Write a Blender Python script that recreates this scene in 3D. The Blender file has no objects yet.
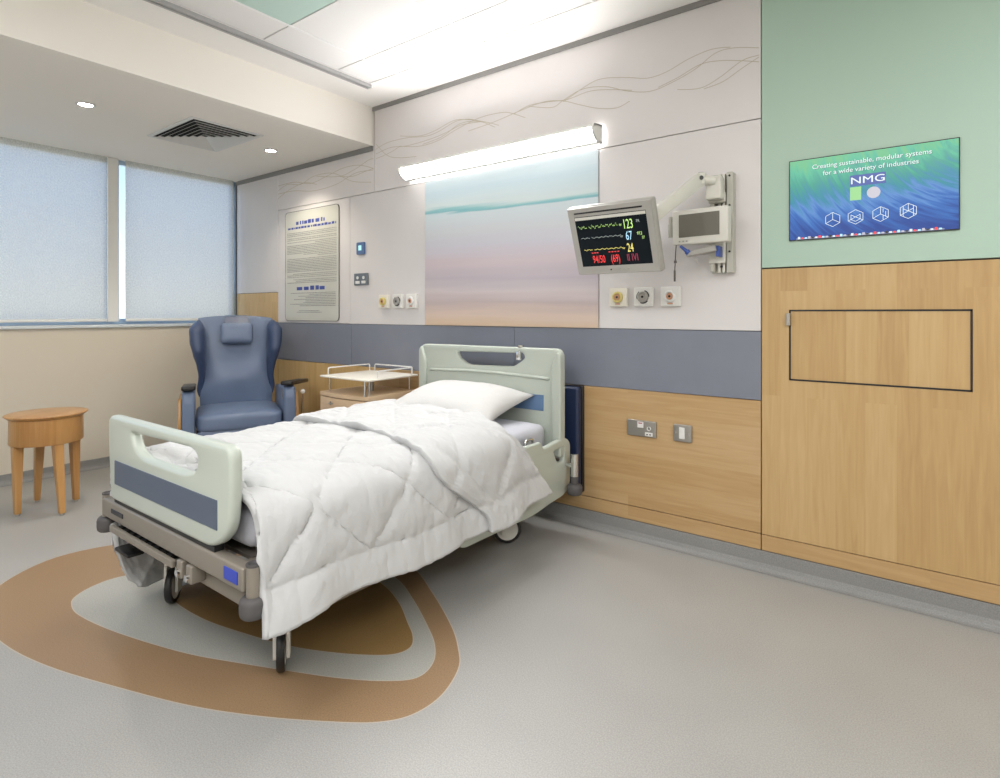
import bpy, bmesh, math, random
from mathutils import Vector, Matrix, noise
from mathutils.geometry import delaunay_2d_cdt
random.seed(7)
PI = math.pi
scene = bpy.context.scene
C = scene.collection

# ------------------------------------------------------------------ camera
FPX, CXP, HOR, EYE, CAMY = 571.0, 500.0, 313.0, 1.2, -2.87
cam_d = bpy.data.cameras.new('camera')
cam = bpy.data.objects.new('camera', cam_d); C.objects.link(cam)
cam.location = (0, CAMY, EYE)
cam.rotation_euler = (PI/2, 0, math.radians(37.0))
cam_d.sensor_width = 36.0
cam_d.lens = 36.0*FPX/1000.0
cam_d.shift_y = -(389.0-HOR)/1000.0
cam_d.clip_start = 0.05
scene.camera = cam
scene.view_settings.view_transform = 'Standard'
scene.view_settings.look = 'None'
scene.view_settings.gamma = 1.0
scene.view_settings.use_curve_mapping = False
scene.view_settings.exposure = 0.62
try:
    scene.cycles.use_denoising = True
    scene.cycles.max_bounces = 8
    scene.cycles.sample_clamp_indirect = 6.0
    scene.cycles.caustics_reflective = False
    scene.cycles.caustics_refractive = False
except Exception:
    pass

# ------------------------------------------------------------------ world: pale daylight sky, blue overhead, milky at the horizon
w = bpy.data.worlds.new('sky'); scene.world = w; w.use_nodes = True
nt = w.node_tree; nt.nodes.clear()
tc = nt.nodes.new('ShaderNodeTexCoord'); sx = nt.nodes.new('ShaderNodeSeparateXYZ')
rmp = nt.nodes.new('ShaderNodeValToRGB'); bg = nt.nodes.new('ShaderNodeBackground'); wo = nt.nodes.new('ShaderNodeOutputWorld')
nt.links.new(tc.outputs['Generated'], sx.inputs[0]); nt.links.new(sx.outputs['Z'], rmp.inputs[0])
rmp.color_ramp.elements[0].position = 0.0; rmp.color_ramp.elements[0].color = (0.78, 0.78, 0.74, 1)
rmp.color_ramp.elements[1].position = 0.30; rmp.color_ramp.elements[1].color = (0.30, 0.53, 0.95, 1)
nt.links.new(rmp.outputs[0], bg.inputs[0]); bg.inputs[1].default_value = 1.22
nt.links.new(bg.outputs[0], wo.inputs[0])


def area(name, loc, rot, sx_, sy_, watts, col=(1, 1, 1)):
    l = bpy.data.lights.new(name, 'AREA'); l.shape = 'RECTANGLE'; l.size = sx_; l.size_y = sy_
    l.energy = watts; l.color = col
    o = bpy.data.objects.new(name, l); C.objects.link(o); o.location = loc; o.rotation_euler = rot
    return o

# unseen fill lights added at ceiling height to brighten the room, no fixtures
area('fill_light_behind', (-0.2, -3.6, 2.73), (0, 0, 0), 2.4, 1.2, 46, (1.0, 0.995, 1.0))
area('fill_light_right', (1.3, -1.7, 2.73), (0, 0, 0), 1.2, 1.2, 31, (1.0, 0.995, 1.0))
area('fill_light_foot', (-2.0, -3.3, 2.73), (0, 0, 0), 1.4, 1.2, 18, (1.0, 0.995, 1.0))
# the tubes of the overbed lamp: one throws down, one throws up the wall
OVERBED_DOWN = area('overbed_tube_down', (-2.18, -0.20, 2.12), (math.radians(-42), 0, 0), 1.35, 0.05, 8, (1.0, 0.99, 0.98))
OVERBED_DOWN.data.spread = math.radians(125)
OVERBED_UP = area('overbed_tube_up', (-2.18, -0.13, 2.262), (PI+math.radians(46), 0, 0), 1.35, 0.05, 7, (1.0, 0.98, 0.97))
OVERBED_UP.data.spread = math.radians(155)
for k, (dx, dy) in enumerate([(-4.08, -1.62), (-4.09, -0.40)]):
    l = bpy.data.lights.new('downlight_lamp', 'SPOT'); l.energy = 20; l.color = (1.0, 0.90, 0.74)
    l.spot_size = math.radians(125); l.spot_blend = 0.7; l.shadow_soft_size = 0.03
    o = bpy.data.objects.new('downlight_lamp', l); C.objects.link(o); o.location = (dx, dy, 2.44)

# ------------------------------------------------------------------ materials
def mat(name, col, rough=0.5, metal=0.0, bump=0.0, bscale=60.0, coat=0.0, var=0.0, vscale=8.0, emit=None, estr=0.0, sheen=0.0, spec=0.5):
    m = bpy.data.materials.new(name); m.use_nodes = True
    n = m.node_tree; b = n.nodes['Principled BSDF']
    b.inputs['Base Color'].default_value = (*col, 1); b.inputs['Roughness'].default_value = rough
    b.inputs['Metallic'].default_value = metal; b.inputs['Coat Weight'].default_value = coat
    b.inputs['Sheen Weight'].default_value = sheen
    b.inputs['Specular IOR Level'].default_value = spec
    t = n.nodes.new('ShaderNodeTexCoord')
    if var > 0:
        no = n.nodes.new('ShaderNodeTexNoise'); no.inputs['Scale'].default_value = vscale; no.inputs['Detail'].default_value = 4
        r = n.nodes.new('ShaderNodeValToRGB')
        r.color_ramp.elements[0].position = 0.3; r.color_ramp.elements[1].position = 0.7
        r.color_ramp.elements[0].color = (*[c*(1-var) for c in col], 1)
        r.color_ramp.elements[1].color = (*[min(1, c*(1+var)) for c in col], 1)
        n.links.new(t.outputs['Object'], no.inputs['Vector']); n.links.new(no.outputs['Fac'], r.inputs[0])
        n.links.new(r.outputs[0], b.inputs['Base Color'])
    if bump > 0:
        no = n.nodes.new('ShaderNodeTexNoise'); no.inputs['Scale'].default_value = bscale; no.inputs['Detail'].default_value = 3
        bp = n.nodes.new('ShaderNodeBump'); bp.inputs['Strength'].default_value = bump; bp.inputs['Distance'].default_value = 0.004
        n.links.new(t.outputs['Object'], no.inputs['Vector']); n.links.new(no.outputs['Fac'], bp.inputs['Height'])
        n.links.new(bp.outputs[0], b.inputs['Normal'])
    if emit:
        b.inputs['Emission Color'].default_value = (*emit, 1); b.inputs['Emission Strength'].default_value = estr
    return m


def wood(name, c0, c1, c2, axis='Z', stave=0.11, rough=0.32, length=1.3):
    """veneer: long staves of slightly different tone with fine grain along `axis`"""
    m = bpy.data.materials.new(name); m.use_nodes = True
    n = m.node_tree; b = n.nodes['Principled BSDF']; b.inputs['Roughness'].default_value = rough
    b.inputs['Coat Weight'].default_value = 0.15; b.inputs['Coat Roughness'].default_value = 0.2
    t = n.nodes.new('ShaderNodeTexCoord'); s = n.nodes.new('ShaderNodeSeparateXYZ'); n.links.new(t.outputs['Object'], s.inputs[0])
    add = n.nodes.new('ShaderNodeMath'); add.operation = 'ADD'
    comb = n.nodes.new('ShaderNodeCombineXYZ')
    if axis == 'Z':      # grain vertical: along = Z, across = X+Y
        n.links.new(s.outputs['X'], add.inputs[0]); n.links.new(s.outputs['Y'], add.inputs[1])
        n.links.new(s.outputs['Z'], comb.inputs['X']); n.links.new(add.outputs[0], comb.inputs['Y'])
    else:                # grain horizontal
        n.links.new(s.outputs['X'], add.inputs[0]); n.links.new(s.outputs['Y'], add.inputs[1])
        n.links.new(add.outputs[0], comb.inputs['X']); n.links.new(s.outputs['Z'], comb.inputs['Y'])
    br = n.nodes.new('ShaderNodeTexBrick'); br.offset = 0.37; br.inputs['Scale'].default_value = 1.0
    br.inputs['Mortar Size'].default_value = 0.0; br.inputs['Brick Width'].default_value = length; br.inputs['Row Height'].default_value = stave
    br.inputs['Color1'].default_value = (0, 0, 0, 1); br.inputs['Color2'].default_value = (1, 1, 1, 1); br.inputs['Bias'].default_value = 0.0
    n.links.new(comb.outputs[0], br.inputs['Vector'])
    mp = n.nodes.new('ShaderNodeMapping'); mp.inputs['Scale'].default_value = (2.2, 34, 1)
    n.links.new(comb.outputs[0], mp.inputs['Vector'])
    g = n.nodes.new('ShaderNodeTexNoise'); g.inputs['Scale'].default_value = 1.6; g.inputs['Detail'].default_value = 6; g.inputs['Distortion'].default_value = 0.7
    off = n.nodes.new('ShaderNodeVectorMath'); off.operation = 'ADD'
    sc = n.nodes.new('ShaderNodeVectorMath'); sc.operation = 'SCALE'; sc.inputs['Scale'].default_value = 7.0
    n.links.new(br.outputs['Color'], sc.inputs[0]); n.links.new(mp.outputs[0], off.inputs[0]); n.links.new(sc.outputs[0], off.inputs[1])
    n.links.new(off.outputs[0], g.inputs['Vector'])
    mx = n.nodes.new('ShaderNodeMix'); mx.data_type = 'FLOAT'; mx.inputs[0].default_value = 0.70
    n.links.new(br.outputs['Fac'], mx.inputs[2])
    sepc = n.nodes.new('ShaderNodeSeparateColor'); n.links.new(br.outputs['Color'], sepc.inputs[0])
    n.links.new(sepc.outputs[0], mx.inputs[2]); n.links.new(g.outputs['Fac'], mx.inputs[3])
    r = n.nodes.new('ShaderNodeValToRGB')
    r.color_ramp.elements[0].position = 0.18; r.color_ramp.elements[0].color = (*c0, 1)
    r.color_ramp.elements[1].position = 0.80; r.color_ramp.elements[1].color = (*c2, 1)
    e = r.color_ramp.elements.new(0.48); e.color = (*c1, 1)
    n.links.new(mx.outputs[0], r.inputs[0]); n.links.new(r.outputs[0], b.inputs['Base Color'])
    return m


def speckle(name, col, rough=0.38):
    m = bpy.data.materials.new(name); m.use_nodes = True
    n = m.node_tree; b = n.nodes['Principled BSDF']; b.inputs['Roughness'].default_value = rough
    b.inputs['Specular IOR Level'].default_value = 0.42
    t = n.nodes.new('ShaderNodeTexCoord')
    no = n.nodes.new('ShaderNodeTexNoise'); no.inputs['Scale'].default_value = 240; no.inputs['Detail'].default_value = 2
    no2 = n.nodes.new('ShaderNodeTexNoise'); no2.inputs['Scale'].default_value = 3; no2.inputs['Detail'].default_value = 4
    r = n.nodes.new('ShaderNodeValToRGB')
    r.color_ramp.elements[0].position = 0.28; r.color_ramp.elements[0].color = (*[c*0.82 for c in col], 1)
    r.color_ramp.elements[1].position = 0.75; r.color_ramp.elements[1].color = (*[min(1, c*1.18) for c in col], 1)
    e = r.color_ramp.elements.new(0.5); e.color = (*col, 1)
    mx = n.nodes.new('ShaderNodeMix'); mx.data_type = 'RGBA'; mx.blend_type = 'MULTIPLY'; mx.inputs[0].default_value = 0.35
    r2 = n.nodes.new('ShaderNodeValToRGB'); r2.color_ramp.elements[0].color = (0.78, 0.78, 0.78, 1); r2.color_ramp.elements[0].position = 0.3
    r2.color_ramp.elements[1].position = 0.7
    n.links.new(t.outputs['Object'], no.inputs['Vector']); n.links.new(t.outputs['Object'], no2.inputs['Vector'])
    n.links.new(no.outputs['Fac'], r.inputs[0]); n.links.new(no2.outputs['Fac'], r2.inputs[0])
    n.links.new(r.outputs[0], mx.inputs[6]); n.links.new(r2.outputs[0], mx.inputs[7]); n.links.new(mx.outputs[2], b.inputs['Base Color'])
    # roughness mottling
    mr = n.nodes.new('ShaderNodeMapRange'); mr.inputs['To Min'].default_value = rough-0.06; mr.inputs['To Max'].default_value = rough+0.1
    n.links.new(no2.outputs['Fac'], mr.inputs[0]); n.links.new(mr.outputs[0], b.inputs['Roughness'])
    return m


M = {}
M['white_panel'] = mat('white_panel', (0.715, 0.685, 0.68), 0.38, var=0.03, vscale=2.0)
M['ceiling_white'] = mat('ceiling_white', (0.88, 0.865, 0.84), 0.9, bump=0.05, bscale=200)
M['soffit'] = mat('soffit_paint', (0.86, 0.825, 0.77), 0.85)
M['beam'] = mat('beam_paint', (0.88, 0.845, 0.78), 0.85)
M['tile'] = mat('acoustic_tile', (0.80, 0.79, 0.78), 0.9, bump=0.25, bscale=300)
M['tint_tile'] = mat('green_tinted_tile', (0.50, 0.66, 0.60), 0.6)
M['groove'] = mat('dark_groove', (0.10, 0.10, 0.10), 0.8)
M['tbar'] = mat('white_tee_bar', (0.85, 0.85, 0.85), 0.5)
M['grey_trim'] = mat('grey_trim', (0.25, 0.245, 0.235), 0.5)
M['backing'] = mat('panel_backing', (0.16, 0.15, 0.15), 0.9)
M['blue_band'] = mat('slate_blue_band', (0.215, 0.232, 0.285), 0.34, bump=0.03, bscale=300, var=0.03)
M['beige_wall'] = mat('beige_paint', (0.66, 0.605, 0.51), 0.85, bump=0.03, bscale=150)
M['green_glass'] = mat('green_back_painted_glass', (0.43, 0.585, 0.485), 0.42, spec=0.4)
M['wood_v'] = wood('maple_veneer_vertical', (0.45, 0.275, 0.11), (0.53, 0.345, 0.15), (0.60, 0.415, 0.20), 'Z')
M['wood_h'] = wood('maple_veneer_horizontal', (0.45, 0.275, 0.115), (0.525, 0.34, 0.16), (0.60, 0.415, 0.22), 'X')
M['wood_left'] = wood('maple_veneer_olive', (0.50, 0.32, 0.12), (0.60, 0.40, 0.17), (0.68, 0.47, 0.22), 'Z')
M['wood_cab'] = wood('birch_veneer', (0.60, 0.42, 0.25), (0.68, 0.49, 0.31), (0.74, 0.56, 0.37), 'X', stave=0.3)
M['wood_stool'] = wood('honey_beech', (0.42, 0.20, 0.06), (0.51, 0.265, 0.088), (0.57, 0.32, 0.12), 'Z', stave=0.09, rough=0.3)
M['floor_grey'] = speckle('grey_speckled_vinyl', (0.38, 0.375, 0.36))
M['floor_pale'] = speckle('pale_green_grey_vinyl', (0.40, 0.40, 0.365))
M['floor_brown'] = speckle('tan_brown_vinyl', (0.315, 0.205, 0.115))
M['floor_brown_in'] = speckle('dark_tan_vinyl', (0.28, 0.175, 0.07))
M['floor_line'] = mat('weld_line', (0.50, 0.44, 0.36), 0.5)
M['skirt'] = speckle('grey_skirting_vinyl', (0.27, 0.27, 0.265), 0.5)
M['alu'] = mat('brushed_aluminium', (0.50, 0.66, 0.84), 0.35, metal=0.7)
M['sill'] = mat('sill_paint', (0.62, 0.67, 0.70), 0.4)
M['white_plastic'] = mat('white_plastic', (0.80, 0.79, 0.76), 0.35)
M['bed_plastic'] = mat('pale_mint_plastic', (0.50, 0.545, 0.485), 0.33, coat=0.15)
M['bed_metal'] = mat('taupe_painted_metal', (0.27, 0.24, 0.20), 0.38, metal=0.25)
M['bed_metal_d'] = mat('dark_taupe_metal', (0.17, 0.15, 0.13), 0.45, metal=0.3)
M['slate'] = mat('slate_inlay', (0.09, 0.115, 0.165), 0.4)
M['blue_inlay'] = mat('blue_inlay', (0.13, 0.22, 0.38), 0.4)
M['rubber'] = mat('grey_rubber', (0.085, 0.08, 0.08), 0.6, bump=0.1, bscale=60)
M['black'] = mat('black_plastic', (0.014, 0.014, 0.016), 0.35)
M['black_metal'] = mat('black_metal', (0.03, 0.03, 0.03), 0.4, metal=0.4)
M['navy_pad'] = mat('navy_vinyl', (0.014, 0.027, 0.075), 0.35, bump=0.08, bscale=90)
M['track_grey'] = mat('anodised_track', (0.42, 0.42, 0.42), 0.4, metal=0.1)
M['chrome'] = mat('chrome', (0.75, 0.75, 0.74), 0.18, metal=1.0)
M['steel'] = mat('satin_steel', (0.42, 0.40, 0.37), 0.38, metal=0.85, bump=0.05, bscale=200)
M['tag_blue'] = mat('royal_blue_label', (0.03, 0.06, 0.45), 0.35)
M['royal'] = mat('royal_blue_sleeve', (0.035, 0.05, 0.35), 0.4)
M['chair_vinyl'] = mat('blue_grey_vinyl', (0.145, 0.195, 0.305), 0.36, bump=0.22, bscale=140, var=0.05, vscale=4)
M['chair_dark'] = mat('navy_vinyl_side', (0.045, 0.07, 0.145), 0.38, bump=0.2, bscale=140)
M['cream'] = mat('cream_laminate', (0.83, 0.79, 0.70), 0.35)
M['white_tube'] = mat('white_coated_tube', (0.78, 0.78, 0.77), 0.3)
M['monitor_grey'] = mat('warm_grey_plastic', (0.40, 0.385, 0.355), 0.42)
M['arm_cream'] = mat('cream_painted_metal', (0.68, 0.665, 0.60), 0.35)
M['arm_shade'] = mat('cream_grey_metal', (0.50, 0.49, 0.43), 0.4)
M['screen_black'] = mat('screen_black', (0.004, 0.008, 0.012), 0.3, spec=0.15)
M['screen_off'] = mat('screen_unlit', (0.16, 0.15, 0.125), 0.12, coat=0.5)
M['switch_grey'] = mat('grey_metal_plate', (0.17, 0.19, 0.21), 0.35, metal=0.5)
M['switch_blue'] = mat('blue_plate', (0.09, 0.16, 0.33), 0.35)
M['led'] = mat('lit_display', (0.1, 0.2, 0.2), 0.3, emit=(0.5, 0.95, 0.95), estr=0.7)
M['yellow_brass'] = mat('yellow_outlet_ring', (0.75, 0.62, 0.22), 0.35)
M['copper'] = mat('copper_outlet', (0.62, 0.33, 0.20), 0.35, metal=0.3)
M['wave_line'] = mat('gold_wave_print', (0.50, 0.44, 0.33), 0.5)
M['blue_print'] = mat('blue_print', (0.05, 0.08, 0.33), 0.5)
M['grey_print'] = mat('grey_print', (0.20, 0.20, 0.19), 0.5)
M['line_print'] = mat('grey_outline', (0.16, 0.16, 0.15), 0.5)
M['notice_glass'] = mat('notice_glass', (0.60, 0.595, 0.53), 0.10, coat=0.6)
M['cord'] = mat('brown_cord', (0.10, 0.08, 0.07), 0.5)
M['blue_clip'] = mat('blue_clip_plastic', (0.04, 0.09, 0.36), 0.35)
M['louvre_dark'] = mat('duct_dark', (0.01, 0.01, 0.01), 0.9)
M['vent'] = mat('vent_white', (0.70, 0.70, 0.68), 0.4)
M['room_beige'] = mat('far_wall_paint', (0.72, 0.69, 0.62), 0.9)
M['diffuser'] = mat('lamp_diffuser', (0.9, 0.9, 0.9), 0.5, emit=(1.0, 0.985, 0.96), estr=8)
M['lamp_bulb'] = mat('lamp_bulb', (0.9, 0.9, 0.9), 0.5, emit=(1.0, 0.93, 0.80), estr=14)
for nme, c, s in [('n_green', (0.55, 0.85, 0.25), 1.2), ('n_cyan', (0.45, 0.75, 0.95), 1.2), ('n_yellow', (0.85, 0.75, 0.2), 1.2), ('n_red', (0.9, 0.05, 0.05), 1.2),
                  ('n_dimred', (0.35, 0.04, 0.08), 1.0), ('n_white', (0.4, 0.45, 0.42), 1.0), ('tv_white', (0.85, 0.95, 0.95), 0.95), ('tv_navy', (0.075, 0.12, 0.40), 0.9),
                  ('tv_lime', (0.35, 0.72, 0.30), 0.9), ('tv_pale', (0.62, 0.60, 0.68), 0.9), ('tv_shadow', (0.02, 0.12, 0.12), 0.8), ('tv_dock', (0.30, 0.33, 0.45), 0.8)]:
    M[nme] = mat(nme, (0, 0, 0), 0.3, emit=c, estr=s*.72)


def fabric(name, col, scale=700):
    m = mat(name, col, 0.85, sheen=0.25)
    n = m.node_tree; b = n.nodes['Principled BSDF']; t = n.nodes.new('ShaderNodeTexCoord')
    a = n.nodes.new('ShaderNodeTexNoise'); a.inputs['Scale'].default_value = 26; a.inputs['Detail'].default_value = 5; a.inputs['Distortion'].default_value = 1.2
    bp = n.nodes.new('ShaderNodeBump'); bp.inputs['Strength'].default_value = 0.35; bp.inputs['Distance'].default_value = 0.006
    n.links.new(t.outputs['Object'], a.inputs['Vector']); n.links.new(a.outputs['Fac'], bp.inputs['Height']); n.links.new(bp.outputs[0], b.inputs['Normal'])
    return m
M['duvet'] = fabric('white_quilted_cotton', (0.53, 0.535, 0.54))
M['sheet'] = fabric('white_sheet', (0.54, 0.55, 0.61))
M['pillowcase'] = fabric('warm_white_pillowcase', (0.57, 0.565, 0.555))


def blind_mat():
    m = bpy.data.materials.new('translucent_screen_weave'); m.use_nodes = True
    n = m.node_tree; n.nodes.clear(); o = n.nodes.new('ShaderNodeOutputMaterial')
    t = n.nodes.new('ShaderNodeTexCoord')
    d = n.nodes.new('ShaderNodeBsdfDiffuse'); d.inputs[0].default_value = (0.62, 0.61, 0.56, 1)
    tr = n.nodes.new('ShaderNodeBsdfTranslucent'); tr.inputs[0].default_value = (0.66, 0.63, 0.565, 1)
    tp = n.nodes.new('ShaderNodeBsdfTransparent'); tp.inputs[0].default_value = (0.9, 0.9, 0.9, 1)
    m1 = n.nodes.new('ShaderNodeMixShader'); m1.inputs[0].default_value = 0.55
    m2 = n.nodes.new('ShaderNodeMixShader')
    no = n.nodes.new('ShaderNodeTexNoise'); no.inputs['Scale'].default_value = 120; no.inputs['Detail'].default_value = 3
    mp = n.nodes.new('ShaderNodeMapping'); mp.inputs['Scale'].default_value = (1, 1, 0.7)
    r = n.nodes.new('ShaderNodeMapRange'); r.inputs['From Min'].default_value = 0.3; r.inputs['From Max'].default_value = 0.7
    r.inputs['To Min'].default_value = 0.05; r.inputs['To Max'].default_value = 0.38
    n.links.new(t.outputs['Object'], mp.inputs[0]); n.links.new(mp.outputs[0], no.inputs['Vector']); n.links.new(no.outputs['Fac'], r.inputs[0])
    n.links.new(d.outputs[0], m1.inputs[1]); n.links.new(tr.outputs[0], m1.inputs[2])
    n.links.new(r.outputs[0], m2.inputs[0]); n.links.new(m1.outputs[0], m2.inputs[1]); n.links.new(tp.outputs[0], m2.inputs[2])
    n.links.new(m2.outputs[0], o.inputs[0])
    return m
M['blind'] = blind_mat()


def glass_mat():
    m = bpy.data.materials.new('window_glass'); m.use_nodes = True
    n = m.node_tree; n.nodes.clear(); o = n.nodes.new('ShaderNodeOutputMaterial')
    tp = n.nodes.new('ShaderNodeBsdfTransparent'); tp.inputs[0].default_value = (0.95, 0.98, 1, 1)
    g = n.nodes.new('ShaderNodeBsdfGlossy'); g.inputs[1].default_value = 0.02
    mx = n.nodes.new('ShaderNodeMixShader'); mx.inputs[0].default_value = 0.06
    n.links.new(tp.outputs[0], mx.inputs[1]); n.links.new(g.outputs[0], mx.inputs[2]); n.links.new(mx.outputs[0], o.inputs[0])
    return m
M['glass'] = glass_mat()


def mural_mat(z0, z1):
    """printed seascape: pale sky, a turquoise band, lilac, peach sand"""
    m = bpy.data.materials.new('seascape_print'); m.use_nodes = True
    n = m.node_tree; b = n.nodes['Principled BSDF']; b.inputs['Roughness'].default_value = 0.5
    t = n.nodes.new('ShaderNodeTexCoord'); s = n.nodes.new('ShaderNodeSeparateXYZ'); n.links.new(t.outputs['Object'], s.inputs[0])
    mp = n.nodes.new('ShaderNodeMapping'); mp.inputs['Scale'].default_value = (0.9, 1, 17)
    mp.inputs['Rotation'].default_value = (0, math.radians(2), 0)
    no = n.nodes.new('ShaderNodeTexNoise'); no.inputs['Scale'].default_value = 1.3; no.inputs['Detail'].default_value = 5
    n.links.new(t.outputs['Object'], mp.inputs[0]); n.links.new(mp.outputs[0], no.inputs['Vector'])
    # height + slope + noise
    a = n.nodes.new('ShaderNodeMath'); a.operation = 'MULTIPLY_ADD'; a.inputs[1].default_value = 0.02
    n.links.new(s.outputs['X'], a.inputs[0]); n.links.new(s.outputs['Z'], a.inputs[2])
    c = n.nodes.new('ShaderNodeMath'); c.operation = 'MULTIPLY_ADD'; c.inputs[1].default_value = 0.10
    n.links.new(no.outputs['Fac'], c.inputs[0]); n.links.new(a.outputs[0], c.inputs[2])
    mr = n.nodes.new('ShaderNodeMapRange'); mr.inputs['From Min'].default_value = z0+0.01; mr.inputs['From Max'].default_value = z1+0.01
    n.links.new(c.outputs[0], mr.inputs[0])
    r = n.nodes.new('ShaderNodeValToRGB'); cr = r.color_ramp
    stops = [(0.0, (0.66, 0.50, 0.36)), (0.07, (0.68, 0.54, 0.46)), (0.15, (0.52, 0.43, 0.43)), (0.22, (0.62, 0.55, 0.56)), (0.30, (0.50, 0.45, 0.50)),
             (0.42, (0.62, 0.53, 0.57)), (0.52, (0.60, 0.59, 0.66)), (0.62, (0.62, 0.64, 0.68)), (0.735, (0.60, 0.68, 0.72)), (0.748, (0.20, 0.46, 0.51)),
             (0.762, (0.28, 0.54, 0.57)), (0.785, (0.60, 0.68, 0.69)), (0.9, (0.50, 0.62, 0.68)), (1.0, (0.66, 0.74, 0.78))]
    cr.elements[0].position, cr.elements[0].color = stops[0][0], (*stops[0][1], 1)
    cr.elements[1].position, cr.elements[1].color = stops[-1][0], (*stops[-1][1], 1)
    for p, col in stops[1:-1]:
        e = cr.elements.new(p); e.color = (*col, 1)
    n.links.new(mr.outputs[0], r.inputs[0]); n.links.new(r.outputs[0], b.inputs['Base Color'])
    return m


def tv_mat(x0, x1, z0, z1):
    """on-screen wallpaper: green at the top sweeping into blue brush-like strands"""
    m = bpy.data.materials.new('screen_wallpaper'); m.use_nodes = True
    n = m.node_tree; b = n.nodes['Principled BSDF']; b.inputs['Base Color'].default_value = (0, 0, 0, 1); b.inputs['Roughness'].default_value = 0.2
    t = n.nodes.new('ShaderNodeTexCoord'); s = n.nodes.new('ShaderNodeSeparateXYZ'); n.links.new(t.outputs['Object'], s.inputs[0])
    def mathn(op, a_, b_, c_=None):
        k = n.nodes.new('ShaderNodeMath'); k.operation = op
        for i, v in enumerate((a_, b_, c_)):
            if v is None: continue
            if isinstance(v, (int, float)): k.inputs[i].default_value = v
            else: n.links.new(v, k.inputs[i])
        return k.outputs[0]
    u = mathn('MULTIPLY', mathn('SUBTRACT', s.outputs['X'], x0), 1/(x1-x0))
    v = mathn('MULTIPLY', mathn('SUBTRACT', s.outputs['Z'], z0), 1/(z1-z0))
    # polar strands about a point beyond the upper right corner
    du = mathn('SUBTRACT', u, 1.25); dv = mathn('MULTIPLY', mathn('SUBTRACT', v, 1.15), 0.75)
    rad = mathn('SQRT', mathn('ADD', mathn('MULTIPLY', du, du), mathn('MULTIPLY', dv, dv)), None)
    ang = mathn('ARCTAN2', dv, du)
    cmb = n.nodes.new('ShaderNodeCombineXYZ')
    n.links.new(mathn('MULTIPLY', rad, 26.0), cmb.inputs[0]); n.links.new(mathn('MULTIPLY', ang, 2.2), cmb.inputs[1])
    no = n.nodes.new('ShaderNodeTexNoise'); no.inputs['Scale'].default_value = 1.0; no.inputs['Detail'].default_value = 5; no.inputs['Distortion'].default_value = 0.9
    n.links.new(cmb.outputs[0], no.inputs['Vector'])
    f = mathn('ADD', v, mathn('MULTIPLY', mathn('SUBTRACT', no.outputs['Fac'], 0.5), 0.75))
    f = mathn('ADD', f, mathn('MULTIPLY', mathn('SUBTRACT', u, 0.5), -0.06))
    r = n.nodes.new('ShaderNodeValToRGB'); cr = r.color_ramp
    cr.elements[0].position = 0.05; cr.elements[0].color = (0.008, 0.055, 0.30, 1)
    cr.elements[1].position = 1.0; cr.elements[1].color = (0.10, 0.46, 0.20, 1)
    for p, c in [(0.3, (0.03, 0.15, 0.50)), (0.42, (0.10, 0.27, 0.62)), (0.55, (0.03, 0.25, 0.38)), (0.72, (0.03, 0.33, 0.25)), (0.86, (0.05, 0.45, 0.27))]:
        e = cr.elements.new(p); e.color = (*c, 1)
    n.links.new(f, r.inputs[0]); n.links.new(r.outputs[0], b.inputs['Emission Color']); b.inputs['Emission Strength'].default_value = 0.66
    return m

# ------------------------------------------------------------------ helpers
def link(name, me, m=None, parent=None, smooth=False):
    o = bpy.data.objects.new(name, me); C.objects.link(o)
    if m is not None:
        for x in (m if isinstance(m, (list, tuple)) else [m]):
            me.materials.append(x)
    if parent: o.parent = parent
    if smooth:
        for p in me.polygons: p.use_smooth = True
    return o

def obj(name, bm, m=None, parent=None, smooth=False, auto=None):
    me = bpy.data.meshes.new(name); bmesh.ops.recalc_face_normals(bm, faces=bm.faces); bm.to_mesh(me); bm.free()
    o = link(name, me, m, parent, smooth or auto is not None)
    if auto is not None:
        try: me.set_sharp_from_angle(angle=math.radians(auto))
        except Exception: pass
    return o

def BM(): return bmesh.new()

def box(bm, x0, x1, y0, y1, z0, z1, bev=0.0, seg=2, rot=None, mi=0):
    r = bmesh.ops.create_cube(bm, size=1.0)
    vs = r['verts']
    for v in vs:
        v.co = Vector(((x0+x1)/2+v.co.x*(x1-x0), (y0+y1)/2+v.co.y*(y1-y0), (z0+z1)/2+v.co.z*(z1-z0)))
    if rot is not None:
        for v in vs: v.co = rot @ v.co
    fs = list({f for v in vs for f in v.link_faces})
    for f in fs: f.material_index = mi
    if bev > 0:
        es = list({e for v in vs for e in v.link_edges})
        bmesh.ops.bevel(bm, geom=es, offset=bev, segments=seg, profile=0.5, affect='EDGES')
    return bm

def cyl(bm, p0, p1, r0, r1=None, seg=20, mi=0, cap=True):
    r1 = r0 if r1 is None else r1
    p0 = Vector(p0); p1 = Vector(p1); d = p1-p0
    q = d.to_track_quat('Z', 'Y').to_matrix().to_4x4()
    mtx = Matrix.Translation((p0+p1)/2) @ q
    r = bmesh.ops.create_cone(bm, cap_ends=cap, segments=seg, radius1=r0, radius2=r1, depth=d.length, matrix=mtx)
    for f in {f for v in r['verts'] for f in v.link_faces}: f.material_index = mi
    return bm

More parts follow.
